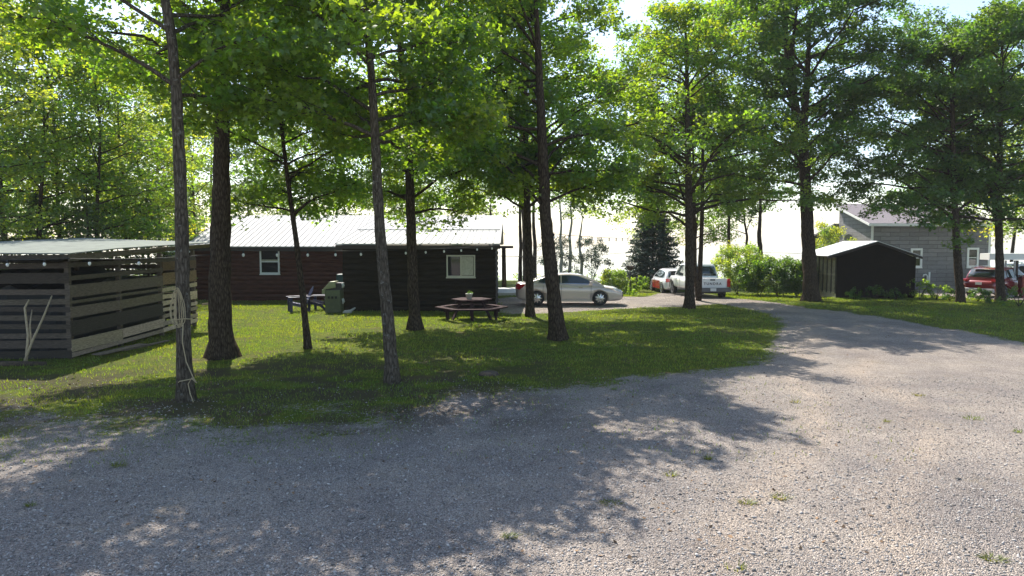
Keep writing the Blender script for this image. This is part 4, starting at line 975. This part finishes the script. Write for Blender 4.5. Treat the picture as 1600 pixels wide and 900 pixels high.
for (x, y, D, R_, H_, k, mt_, lab, yl) in [
    (958, 470, 44, 1.1, 1.35, 34, 'leaf_yel', 'bright yellow-green shrub behind the bonnet of the sedan', .3),
    (996, 466, 46, .8, .95, 18, 'leaf', 'low green shrub between the flower planter and the spruce', .2),
    (1152, 466, 42.5, 1.9, 2.9, 70, 'leaf_yel', 'tall sunlit shrub just right of the pickup tailgate', .35),
    (1186, 468, 41.0, 1.6, 2.2, 50, 'leaf', 'middle shrub of the hedge row right of the pickup', .4),
    (1215, 470, 40.2, 1.7, 2.1, 55, 'leaf_dark', 'round dark green shrub left of the big forked trunk', .2),
    (1245, 470, 39.5, 1.3, 2.0, 40, 'leaf_dark', 'shrub touching the left side of the big forked trunk', .25),
    (1298, 440, 50, 1.8, 4.6, 50, 'leaf_yel', 'yellow-green shrub behind the white roof of the brown shed', .4)]:
    q = P(x, y, D); bush('shrub', lab, 'shrub', (q[0], D, gz(q[0], D)), R_, H_, int(k*1.5), 130, .10, mt_, None, yl)
und = [(1335,470,35.6,.5,.55),(1368,470,35.7,.6,.7),(1400,471,35.5,.5,.5),(1436,472,35.6,.7,.95),(1462,474,35.2,.6,.75),(1484,477,34.6,.45,.5),(1528,476,34.6,.5,.6),(1545,482,33.2,.5,.55),(1592,490,31.5,.75,.9)]
places = ['in front of the left end of the brown gable','under the middle of the brown gable','under the right half of the brown gable','at the right corner of the brown shed','beside the corner bushes, left of the dark maple','touching the dark maple trunk','between the two dark trunks by the red car','below the rear wheel of the red car','at the right edge of the lawn']
for k, (x, y, D, R_, H_) in enumerate(und):
    q = P(x, y, D); bush('sapling_clump', 'low leafy saplings ' + places[k], 'plant', (q[0], D, gz(q[0], D)), R_, H_, 12, 45, .09, 'leaf' if k in (3, 4) else 'leaf_dark', 'leafy saplings along the shaded verge', .15, 4)
# weeds in the gravel
wd = [(1435,618),(1243,628),(1553,874),(955,787),(1050,744),(1106,719),(1219,779),(1168,787),(1150,888),(798,838),(48,790),(185,728),(1520,655),(1385,660),(1590,676),(205,655),(225,640),(100,690),(150,705),(960,607)]
wl_ = ['sprawling yellow weed right of the driveway middle','small flat weed where the leaf shadow ends upper right','bright tuft of grass in the lower right corner','single dark tuft deep in the leaf shadow','tuft near the right part of the leaf shadow','tuft just inside the right end of the leaf shadow','yellow weed right below the leaf shadow','small weed left of the yellow weed below the shadow','tiny pale weed at the bottom edge of the picture','tiny weed in the sunlit patch at the bottom','small dark tuft at the far left of the gravel','leafy tuft in the shaded gravel left of the roped trunk','pale weed in the sunny right part of the driveway','thin weed in the sunny gravel between two others','weed at the right margin of the driveway','broad leafy weed left of the roped trunk','leafy weed next to the roped trunk','sparse tuft in the shaded gravel at the left','sparse tuft below the shaded grass edge at the left','dark weed on the lawn edge below the leaning maple']
for k, (x, y) in enumerate(wd):
    g_ = G(x, y); ro = empty('weed_tuft', (g_[0], g_[1], gz(g_[0], g_[1])), wl_[k], 'weed', 'weeds growing in the gravel'); n = int(RNG.uniform(25, 80)); rr = .085*RNG.uniform(.5, 1.5)*(1.7 if k in (0, 12, 15, 17) else 1)
    a = RNG.uniform(0, 6.28, n); r0 = rr*.7*np.sqrt(RNG.uniform(0, 1, n)); h = RNG.uniform(.01, RNG.uniform(.03, .08), n); b0 = np.stack([r0*np.cos(a)*1.3, r0*np.sin(a), 0*a], -1); a2 = a+RNG.normal(0, .7, n); sp = RNG.uniform(.02, .10, n)
    tip = b0 + np.stack([sp*np.cos(a2), sp*np.sin(a2), h], -1); sd2 = np.stack([-np.sin(a2), np.cos(a2), 0*a], -1)*.006
    v = np.stack([b0+sd2, b0-sd2, tip], 1).reshape(-1, 3); c = RNG.uniform(.4, .9, (n, 1))*np.array([[RNG.uniform(1, 1.5), 1.0, .9]])
    link('leaf_tuft', np_mesh('leaf_tuft', v, np.arange(3*n).reshape(-1, 3), M['grassblade'], False, c), ro)
q = G(764, 586); mb = MB(); mb.lathe([(0, .05), (.14, .07), (.2, .05), (.24, 0), (.25, -.05)], 14, (q[0], q[1], gz(q[0], q[1]))); tag(mb.build('stump', M['stump']), 'low rotten stump in the shaded lawn below the picnic table', 'stump')

# ------------------------------------------------------------------ vehicles (local frame: +X forward, +Y left, z up)
def car_shell(stations, gh, wt_ratio, zb):
    """stations: (x, ztop, halfw, zbot) of the lower body; gh: (x, zroof) arc of the greenhouse, belt at zb(x)"""
    mb = MB(); prof = lambda z, w, b: [(0, z+.012), (.55*w, z+.01), (.86*w, z-.012), (.965*w, z-.06), (w, z-.20), (w*.995, (z+b)/2-.02), (w*.985, b+.14), (w*.95, b+.03), (w*.82, b), (0, b)]
    rows = []
    for (x, z, w_, b) in stations:
        h = prof(z, w_, b); rows.append([(x, y, zz) for y, zz in h] + [(x, -y, zz) for y, zz in h[-2:0:-1]])
    n = len(rows[0]); vs = [p for r in rows for p in r]; m = len(rows)
    fs = [(j*n+i, j*n+(i+1) % n, (j+1)*n+(i+1) % n, (j+1)*n+i) for j in range(m-1) for i in range(n)] + [tuple(range(n))[::-1], tuple(range((m-1)*n, m*n))]
    mb.add(vs, fs, sm=True); return mb
def interp(t, k, x): a = [q[0] for q in t]; return float(np.interp(x, a, [q[k] for q in t]))
def make_car(name, label, cat, loc, rz, paint, ST, GH, tumble, wheels, wr, wins, glass_f, glass_r, extra=None, track=.80, rimc='alloy', group=None, sub=1):
    ro = empty(name, loc, label, cat, group, rz)
    body = car_shell(ST, None, None, None).build('body', M[paint], ro, world=False)
    m_ = body.modifiers.new('s', 'SUBSURF'); m_.levels = m_.render_levels = sub
    # wheel arches are cut out of the body
    cut = MB()
    for wx_ in wheels:
        for s_ in (-1, 1):
            cut.lathe([(0, -.16), (wr*1.13, -.16), (wr*1.13, .16), (0, .16)], 28, (wx_, s_*(track+.04), wr), axis='y', sm=False)
    co = cut.build('cutter', M['black'], None); co.matrix_world = body.matrix_world
    bo = body.modifiers.new('b', 'BOOLEAN'); bo.object = co; bo.solver = 'EXACT'; bo.use_self = True
    co.parent = ro
    bpy.context.view_layer.update()
    dg = bpy.context.evaluated_depsgraph_get(); me = bpy.data.meshes.new_from_object(body.evaluated_get(dg)); body.modifiers.clear(); body.data = me
    bpy.data.objects.remove(co)
    me.materials.clear(); me.materials.append(M[paint])
    zt = max(g[1] for g in GH)
    def belt(x): return interp(ST, 1, x) - .03
    def wb(x): return interp(ST, 2, x)*.90
    def wat(x, z): t = (z-belt(x))/(zt-belt(x)+1e-6); return wb(x) - (wb(x)-tumble)*max(0, t)
    xs_ = np.linspace(GH[0][0], GH[-1][0], 23); rows = []
    for x in xs_:
        z = interp(GH, 1, x); b = belt(x)-.02; z = max(z, b+.02)
        w1, w2 = wat(x, b), wat(x, z); hh = [(w1, b), (w2+(w1-w2)*.12, z-(z-b)*.12), (w2*.93, z-.01), (w2*.6, z+.012), (0, z+.02)]
        rows.append([(x, y, q) for y, q in hh] + [(x, -y, q) for y, q in hh[-2::-1]])
    n = len(rows[0]); mb = MB(); mb.add([p for r in rows for p in r], [(j*n+i, j*n+i+1, (j+1)*n+i+1, (j+1)*n+i) for j in range(len(rows)-1) for i in range(n-1)] + [tuple(range(n)), tuple(range((len(rows)-1)*n, len(rows)*n))[::-1]], sm=True)
    mb.build('roof', M[paint], ro, world=False)
    for poly in wins:
        for s_ in (-1, 1):
            g = MB(); pts = [(x, s_*(wat(x, z)+.006), z) for x, z in poly]; g.prism(pts, (0, s_*.012, 0)); g.build('side_window', M['carglass'], ro, world=False)
    for nm, (xa, xb, fr) in (('windshield', glass_f), ('rear_window', glass_r)):
        g = MB(); vs = []; k = 5
        for q in range(k):
            x = xa + (xb-xa)*q/(k-1); z = interp(GH, 1, x)+.024; w_ = wat(x, z)*fr
            vs += [(x, yy*w_, z - .012*abs(yy)) for yy in (-1, -.5, 0, .5, 1)]
        g.add(vs, [(a*5+b, a*5+b+1, (a+1)*5+b+1, (a+1)*5+b) for a in range(k-1) for b in range(4)], sm=True)
        o = g.build(nm, M['carglass'], ro, world=False); so = o.modifiers.new('t', 'SOLIDIFY'); so.thickness = .012
    for wx_ in wheels:
        for s_ in (-1, 1):
            g = MB(); g.lathe([(wr*.66, -.10), (wr*.95, -.11), (wr, -.07), (wr, .07), (wr*.95, .11), (wr*.66, .10), (wr*.62, 0), (wr*.66, -.10)], 28, (wx_, s_*track, wr), axis='y')
            wo = g.build('wheel', M['tyre'], ro, world=False)
            g = MB(); c = (wx_, s_*(track+.06), wr); g.lathe([(wr*.69, -.05), (wr*.66, .045), (wr*.61, .045), (wr*.60, -.03), (0, -.035)], 24, c, axis='y')
            for q in range(9):
                a = q*2*math.pi/9; g.beam((c[0]+.04*math.cos(a), c[1]+s_*.035, c[2]+.04*math.sin(a)), (c[0]+wr*.64*math.cos(a), c[1]+s_*.02, c[2]+wr*.64*math.sin(a)), .03, .045, up=(0, 1, 0))
            g.lathe([(0, -.06), (.055, -.06), (.055, .06), (0, .06)], 10, c, axis='y'); g.build('rim', M[rimc], wo, world=False)
    return ro, wat
def place(px, py, D): q = P(px, py, D); return (q[0], D, gz(q[0], D))

# white sedan seen from its right... nose to the right of the photo, so +X forward is world +X
ST = [(-2.52,.90,.62,.46),(-2.47,1.0,.74,.34),(-2.32,1.055,.83,.27),(-2.0,1.065,.885,.22),(-1.3,1.02,.915,.18),(-.4,.985,.925,.17),(.5,.965,.925,.17),(1.15,.955,.92,.18),(1.6,.915,.905,.19),(2.05,.84,.88,.20),(2.32,.76,.82,.22),(2.47,.66,.72,.26),(2.53,.54,.60,.32)]
GH = [(-1.98,1.05),(-1.6,1.20),(-1.2,1.34),(-.75,1.44),(-.3,1.485),(.1,1.485),(.5,1.44),(.95,1.27),(1.35,1.09),(1.62,.92)]
sx, sy, sz = place(888, 478, 33.6)
wins = [[(-1.45,1.10),(-1.40,1.19),(-1.1,1.31),(-.78,1.375),(-.42,1.40),(-.42,1.05),(-1.2,1.06)], [(-.36,1.05),(-.36,1.405),(.05,1.41),(.42,1.365),(.82,1.22),(1.1,1.08),(1.1,1.02)]]
sed, wat_ = make_car('sedan', 'white four-door sedan parked side-on on the gravel behind the trunks', 'car', (sx, sy, sz), math.radians(-1), 'pearl', ST, GH, .62, (-1.52, 1.42), .345, wins, (.55, 1.42, .9), (-1.75, -.95, .86))
for s_ in (-1, 1):
    g = MB(); g.prism([(-2.52,s_*.66,1.0),(-2.40,s_*.80,1.03),(-2.05,s_*.895,.99),(-2.18,s_*.893,.86),(-2.36,s_*.84,.74),(-2.50,s_*.72,.80)], (0, s_*.02, 0)); g.build('taillight', M['tail'], sed, world=False)
    g = MB(); g.prism([(2.44,s_*.70,.72),(2.22,s_*.845,.80),(1.98,s_*.885,.84),(2.15,s_*.87,.70),(2.42,s_*.76,.60)], (0, s_*.02, 0)); g.build('headlight', M['lamp'], sed, world=False)
    g = MB(); g.cbox((1.0, s_*1.0, 1.08), (.16, .18, .12)); g.build('mirror', M['pearl'], sed, world=False, bevel=.03)
    for xx in (-.62, .52): g = MB(); g.cbox((xx, s_*.935, .86), (.17, .03, .03)); g.build('door_handle', M['chrome'], sed, world=False)
    for xx in (-.40, .98, -1.25):
        g = MB(); g.prism([(xx, s_*.915, .30), (xx+.012, s_*.915, .30), (xx+.03, s_*.925, .95), (xx+.018, s_*.925, .95)], (0, s_*.008, 0)); g.build('door_seam', M['black'], sed, world=False)
    g = MB(); g.prism([(-1.15,s_*.90,.19),(1.05,s_*.90,.19),(1.03,s_*.90,.27),(-1.13,s_*.90,.27)], (0, s_*.03, 0)); g.build('sill', M['pearl'], sed, world=False)
    g = MB(); pts = [(x, s_*(wat_(x, z)+.009), z) for x, z in [(-1.47,1.06),(-1.2,1.035),(1.15,.995),(1.15,1.015),(-1.2,1.06),(-1.47,1.085)]]; g.prism(pts, (0, s_*.014, 0)); g.build('chrome_strip', M['chrome'], sed, world=False)
g = MB(); g.cbox((2.53, 0, .5), (.06, .9, .26)); g.build('grille', M['black'], sed, world=False, bevel=.02)
g = MB(); g.cbox((-2.53, 0, .78), (.02, .31, .16)); g.build('licence_plate', M['plate'], sed, world=False)

# white pickup: tail towards the camera, nose away
ST = [(-2.95,1.14,.955,.62),(-2.90,1.16,.985,.58),(-1.0,1.16,1.0,.50),(-.2,1.16,1.0,.48),(1.2,1.15,1.0,.46),(1.7,1.17,1.0,.46),(2.5,1.14,.98,.48),(2.8,1.05,.92,.50),(2.95,.9,.82,.55)]
GH = [(-1.05,1.15),(-.95,1.5),(-.82,1.86),(-.5,1.92),(.3,1.94),(.75,1.88),(1.2,1.58),(1.7,1.17)]
tx_, ty_, tz_ = place(1109, 465, 37.6); ty_ = 40.5
tx_ = P(1108, 450, 37.6)[0] + .1
wins = [[(-.78,1.22),(-.74,1.78),(-.05,1.83),(-.05,1.22)], [(.02,1.22),(.02,1.83),(.62,1.78),(1.05,1.50),(1.3,1.26),(1.3,1.22)]]
tr, wt2 = make_car('pickup_truck', 'white pickup seen from behind on the gravel by the hedge', 'pickup truck', (tx_, ty_, gz(tx_, ty_)-.02), math.radians(91), 'whitepaint', ST, GH, .74, (-1.85, 1.88), .41, wins, (.80, 1.62, .9), (-1.03, -.86, .93), track=.86, rimc='greyplastic', sub=1)
g = MB(); g.cbox((-2.975, 0, .93), (.05, 1.52, .50)); tg = g.build('tailgate', M['whitepaint'], tr, world=False, bevel=.03)
g = MB(); g.cbox((-3.005, 0, 1.11), (.03, .26, .07)); g.build('handle', M['black'], tg, world=False)
fc = bpy.data.curves.new('lettering', 'FONT'); fc.body = 'TUNDRA'; fc.size = .19; fc.extrude = .008; fc.align_x = 'CENTER'; fc.align_y = 'CENTER'; fc.space_character = 1.35; fc.offset = .004
fo = bpy.data.objects.new('tmp', fc); COL.objects.link(fo); bpy.context.view_layer.update()
lm = bpy.data.meshes.new_from_object(fo.evaluated_get(bpy.context.evaluated_depsgraph_get())); bpy.data.objects.remove(fo)
lo = link('lettering', lm, tg); lm.materials.clear(); lm.materials.append(M['greyplastic']); lo.rotation_euler = (math.pi/2, 0, -math.pi/2); lo.location = (-3.008, 0, .90)
for s_ in (-1, 1):
    g = MB(); g.cbox((-2.965, s_*.875, .95), (.08, .17, .44)); g.build('taillight', M['tail'], tr, world=False, bevel=.02)
    g = MB(); g.cbox((1.05, s_*1.13, 1.30), (.14, .24, .26)); g.build('mirror', M['black'], tr, world=False, bevel=.04)
    for xx in (-1.85, 1.88):
        g = MB(); g.add([(xx+.5*math.cos(a), s_*(.985+d_), .41+.5*math.sin(a)*r_) for a in np.linspace(0, math.pi, 13) for d_, r_ in ((0, 1), (.04, 1), (.04, .90), (0, .90))], [(4*i_+k_, 4*i_+(k_+1) % 4, 4*(i_+1)+(k_+1) % 4, 4*(i_+1)+k_) for i_ in range(12) for k_ in range(4)]); g.build('arch_trim', M['black'], tr, world=False)
    for xx in (-.02, 1.0): g = MB(); g.prism([(xx, s_*1.0, .52), (xx+.015, s_*1.0, .52), (xx+.015, s_*1.005, 1.08), (xx, s_*1.005, 1.08)], (0, s_*.008, 0)); g.build('door_seam', M['black'], tr, world=False)
g = MB(); g.cbox((-3.04, 0, .58), (.22, 1.90, .22)); g.build('bumper', M['greyplastic'], tr, world=False, bevel=.03)
g = MB(); g.cbox((-2.7, 0, .46), (.5, 1.3, .16)); g.build('underbody', M['black'], tr, world=False)
g = MB(); g.cbox((-3.16, 0, .60), (.02, .31, .16)); g.build('licence_plate', M['plate'], tr, world=False)

# white hatchback with red sheets on its sides beyond the pickup, nose away, seen along its left side
ST = [(-2.1,.80,.66,.42),(-2.03,.92,.80,.30),(-1.7,.95,.88,.24),(-.8,.95,.9,.2),(.5,.94,.9,.2),(1.1,.93,.89,.22),(1.6,.86,.86,.24),(1.95,.74,.76,.28),(2.08,.58,.62,.34)]
GHc = [(-1.98,.94),(-1.80,1.25),(-1.5,1.46),(-.9,1.54),(-.2,1.56),(.3,1.50),(.8,1.24),(1.25,.93)]
winc = [[(-1.45,1.02),(-1.35,1.34),(-.95,1.43),(-.5,1.45),(-.5,1.0)], [(-.44,1.0),(-.44,1.455),(.0,1.46),(.28,1.41),(.7,1.18),(.95,1.02)]]
rx_, ry_ = P(1020, 457, 46.4)[0]+1.0, 45.9
rc, _ = make_car('hatchback', 'small white hatchback with red lower sides half hidden beyond the pickup', 'car', (rx_, ry_, gz(rx_, ry_)), math.radians(93), 'whitepaint', ST, GHc, .62, (-1.3, 1.28), .33, winc, (.32, 1.12, .9), (-1.93, -1.55, .88))
for s_ in (-1, 1):
    g = MB(); g.prism([(-.93, s_*.895, .28), (.90, s_*.895, .28), (.92, s_*.905, .78), (-.80, s_*.905, .80)], (0, s_*.012, 0)); g.build('side_sheet', M['tail'], rc, world=False)['label'] = 'red sheet laid over the lower side'  # added red sheet on each lower side of the white body
    g = MB(); g.cbox((-2.02, s_*.70, .86), (.12, .24, .2)); g.build('taillight', M['tail'], rc, world=False, bevel=.02)
    g = MB(); g.cbox((.75, s_*.98, 1.02), (.12, .16, .12)); g.build('mirror', M['black'], rc, world=False, bevel=.02)
g = MB(); g.cbox((-2.1, 0, .72), (.02, .31, .14)); g.build('licence_plate', M['plate'], rc, world=False)

# dark red compact suv by the grey house, tail to the left
ST = [(-2.26,.78,.70,.50),(-2.20,.96,.82,.40),(-2.0,1.03,.90,.30),(-1.2,1.04,.92,.26),(0,1.03,.92,.25),(1.0,1.02,.92,.26),(1.5,.99,.90,.27),(1.95,.88,.86,.30),(2.2,.72,.76,.34),(2.27,.56,.62,.38)]
GHs = [(-2.08,1.02),(-1.95,1.30),(-1.78,1.56),(-1.4,1.67),(-.6,1.70),(.1,1.68),(.5,1.60),(1.0,1.30),(1.4,1.02)]
wins2 = [[(-1.62,1.18),(-1.45,1.50),(-1.05,1.50),(-1.0,1.14)], [(-.94,1.12),(-.94,1.56),(-.2,1.58),(-.2,1.10)], [(-.14,1.10),(-.14,1.58),(.3,1.55),(.62,1.40),(1.05,1.12)]]
vx, vy, vz = place(1546, 466, 39.3); vx += .55
sv, _ = make_car('suv', 'dark red compact suv parked on the drive beside the grey house', 'car', (vx, vy, vz), math.radians(30), 'redpaint', ST, GHs, .66, (-1.38, 1.34), .36, wins2, (.50, 1.25, .9), (-2.03, -1.70, .90), track=.79)
for s_ in (-1, 1):
    g = MB(); g.cbox((-2.13, s_*.73, .99), (.22, .30, .13), Matrix.Rotation(-s_*.25, 3, 'Z')); g.build('taillight', M['tail'], sv, world=False, bevel=.03)
    g = MB(); g.cbox((.85, s_*1.0, 1.16), (.14, .18, .14)); g.build('mirror', M['black'], sv, world=False, bevel=.02)
    g = MB(); g.prism([(-.95, s_*.915, .40), (1.0, s_*.915, .40), (1.0, s_*.915, .28), (-.95, s_*.915, .28)], (0, s_*.02, 0)); g.build('sill', M['greyplastic'], sv, world=False)
    g = MB(); g.tube([(-1.5, s_*.56, 1.705), (-.7, s_*.57, 1.74), (.1, s_*.56, 1.72)], .018, 6); g.build('roof_rail', M['chrome'], sv, world=False)
g = MB(); g.cbox((-2.20, 0, .46), (.20, 1.55, .22)); g.build('bumper', M['silverplastic'], sv, world=False, bevel=.05)
g = MB(); g.cbox((-2.245, 0, .80), (.02, .32, .16), Matrix.Rotation(-.1, 3, 'Y')); g.build('licence_plate', M['plate'], sv, world=False)
g = MB(); g.cbox((-1.86, 0, 1.68), (.22, 1.1, .03)); g.build('spoiler', M['redpaint'], sv, world=False, bevel=.01)
# white van behind it, only its windscreen and bonnet show
ST = [(-2.3,1.0,.85,.4),(-2.2,1.1,.93,.32),(0,1.12,.97,.26),(1.4,1.12,.96,.28),(2.0,1.02,.90,.3),(2.35,.8,.78,.36)]
GHv = [(-2.15,1.1),(-2.05,1.8),(-1.8,1.95),(.2,1.97),(.6,1.88),(1.2,1.5),(1.75,1.1)]
wv2 = [[(-.9,1.2),(-.9,1.78),(-.05,1.78),(-.05,1.2)], [(.0,1.2),(.0,1.78),(.5,1.74),(1.0,1.48),(1.3,1.22)]]
q = P(1580, 450, 44); vn, _ = make_car('van', 'white van behind the red suv, its sloping windscreen showing', 'van', (q[0]+.8, 44.3, gz(q[0], 44)), math.radians(172), 'whitepaint', ST, GHv, .74, (-1.5, 1.45), .36, wv2, (.65, 1.65, .92), (-2.12, -2.0, .9))

# ------------------------------------------------------------------ woods around the plot
tall = [(-60,26.5,12.5,3.6,3.2),(12,31,13,3.8,3.4),(60,30,11.5,3.4,2.6),(100,33,13.5,3.8,3.0),(150,31,11.5,3.4,2.6),(200,36,13,3.6,3.2),(246,41,12,3.4,2.6),(305,47,12.5,3.6,2.4)]
wl = ['slender trunk at the far left edge behind the slatted shed','thin trunk behind the left end of the shed roof','curved thin trunk above the shed roof, second from the left edge','straight thin trunk above the middle of the shed roof','sunlit tree right of the middle of the shed roof','tree above the right half of the shed roof','tree standing left of the roped trunk, behind the shed','tree between the roped trunk and the thickest trunk']
protos = []
for k, (x, D, H_, R_, h0_) in enumerate(tall[:3]):
    q = P(x, 400, D); s = straight(q[0], D, H_, .11, (RNG.uniform(-.8, .8), 0))
    protos.append(tree('woodland_tree', wl[k], 'tree', [s], h0_, R_, 26, per=62, size=.17, mt=('leaf_yel', 'leaf_yel', 'leaf')[k], elev=(-5, 25), group='trees of the wood behind the slatted shed', cr=(.55, 1.0), yel=.4, sides=8, flare=False))
for k, (x, D, H_, R_, h0_) in enumerate(tall[3:]):
    q = P(x, 400, D); copy_tree(protos[(k+1) % 3], (q[0], D, gz(q[0], D)), RNG.uniform(0, 6.28), H_/12.5*RNG.uniform(.95, 1.05), wl[3+k])
# understorey: hemlocks and bushes hiding the view under the crowns
q = P(150, 400, 29); h1 = conifer('hemlock', 'feathery sunlit hemlock just behind the middle of the shed roof', 'tree', (q[0], 28.5, 0), 5.2, 2.3, 20, 'needle2', 'low conifers behind the slatted shed', per=60, size=.12)
for (x, D, sc, lab) in [(60, 31, 1.0, 'feathery hemlock behind the left part of the shed roof'), (232, 34, 1.05, 'hemlock behind the right part of the shed roof'), (-20, 29, 1.1, 'hemlock at the left edge of the photo'), (300, 50, 1.3, 'dark conifer seen between the roped and the thickest trunk')]:
    q = P(x, 400, D); copy_tree(h1, (q[0], D, gz(q[0], D)), RNG.uniform(0, 6), sc, lab)
# far trees along the bluff, behind the cabin and at the sides
far = [(-110,52,1.0,1),(-45,54,1.0,0),(10,52,.95,2),(70,55,1.0,1),(125,53,.95,0),(175,56,1.0,2),(225,54,1.0,1),(275,57,1.0,0),(330,57,1.15,1),(392,58,1.1,2),(440,56,1.0,0),(492,59,1.2,1),(545,57,1.05,2),(600,59,1.15,0),(655,57,1.1,1),(712,59,1.1,2),(764,58,.95,0)]
FL = ['far left beyond the frame edge','at the left edge of the photo','second from the left edge','third from the left edge','above the middle of the shed roof','above the right half of the shed roof','left of the roped trunk','just left of the thickest trunk','right behind the thickest trunk','above the left end of the cabin roof','above the white cabin window','above the garden chairs','above the grill','above the annex end of the cabin','above the picnic table','above the annex window','above the porch post']
for k, (x, D, sc, pi_) in enumerate(far):
    q = P(x, 400, D); copy_tree(protos[pi_], (q[0], D, gz(q[0], D)), RNG.uniform(0, 6.28), sc, 'distant leafy tree behind the plot, ' + FL[k])['group'] = 'distant leafy trees behind the plot'
for k, (x, D, H_, r_, lab) in enumerate([(813,52,10.5,.17,'left of the sedan'),(822,50,11,.24,'of a pair behind the sedan tail, left one'),(836,51,10.5,.18,'of a pair behind the sedan tail, right one')]):
    q = P(x, 420, D); s = straight(q[0], D, H_, r_, (RNG.uniform(-.3, .3), 0)); tree('pine_tree', 'dark bare lower trunk on the bluff ' + lab, 'tree', [s], 6.0, 2.0, 12, per=40, size=.2, mt='leaf_dark', sides=7, flare=False, cr=(.4, .8), clus=4)
for (x, D, H_, lab) in [(877,55,8,'leftmost pale birch above the sedan roof'),(890,56,8.5,'pale birch leaning right above the sedan roof'),(908,57,6,'thin pale birch in front of the round pine')]:
    q = P(x, 425, D); s = straight(q[0], D, H_, .16, (RNG.uniform(-.2, .6), 0)); tree('birch_tree', lab, 'tree', [s], 5.0, 1.6, 9, per=36, size=.15, bark='bark_pale', sides=7, flare=False, cr=(.3, .6), clus=3)
q = P(926, 430, 57); bush('pine_tree', 'round grey-green young pine beyond the sedan bonnet', 'tree', (q[0], 57, gz(q[0], 57)), 1.75, 3.5, 60, 80, .12, 'needle', None, .1)
q = P(868, 430, 56); bush('pine_tree', 'grey-green young pine behind the pale birches', 'tree', (q[0], 56, gz(q[0], 56)), 1.5, 4.2, 50, 70, .12, 'needle', None, .1)
for (x, D, H_, r_, h0_, lab) in [(1141,52,9.5,.16,5.0,'thin leaning pine on the bluff, left of three'),(1168,55,8.5,.14,3.6,'thin pine on the bluff, middle of three, with low twigs'),(1190,50,8.5,.22,4.4,'thicker pine on the bluff, right of three')]:
    q = P(x, 400, D); s = straight(q[0], D, H_, r_, (-.4, 0)); tree('pine_tree', lab, 'tree', [s], h0_, 2.4, 13, per=50, size=.16, mt='leaf_dark', sides=7, flare=False, cr=(.35, .7), clus=4, yel=.2)
for (x, D, sc, pi_, lab) in [(1040,57,1.0,0,'distant tree behind the spruce'),(1085,55,1.0,2,'distant tree behind the pickup'),(1640,42,1.15,0,'woodland tree beyond the carport at the right edge'),(1700,50,1.2,2,'distant tree right of the carport'),(1580,56,1.25,1,'distant tree behind the right end of the grey house')]:
    q = P(x, 400, D); copy_tree(protos[pi_], (q[0], D, gz(q[0], D)), RNG.uniform(0, 6.28), sc, lab)['group'] = 'distant leafy trees behind the plot'
# rough growth along the top of the bluff
C_, R_ = [], []
for k in range(420):
    x = RNG.uniform(-46, 46); y = RNG.uniform(57.5, 60.5)
    if abs(x-0) < 200: C_.append((x, y, gz(x, y)+RNG.uniform(.05, .5))); R_.append(RNG.uniform(.3, .6))
tag(clusters_mesh('undergrowth', C_, R_, 60, .12, 'leaf', 'dia', flat=.4, yel=.4), 'rough low growth along the top of the bluff', 'undergrowth', kind='stuff')

# ------------------------------------------------------------------ the bright summer haze over the lake
hm = bpy.data.materials.new('haze'); hm.use_nodes = True; hn = hm.node_tree; hn.nodes.remove(hn.nodes['Principled BSDF'])
pv = hn.nodes.new('ShaderNodeVolumePrincipled'); pv.inputs['Color'].default_value = (1, 1, 1, 1); pv.inputs['Density'].default_value = .0004; pv.inputs['Anisotropy'].default_value = .0
hn.links.new(pv.outputs[0], hn.nodes['Material Output'].inputs['Volume'])
mb = MB(); mb.box((-1300, -70, -7.5), (1300, 1250, 22)); tag(mb.build('haze', hm), 'bright white summer haze thickening over the lake', 'haze', kind='stuff')
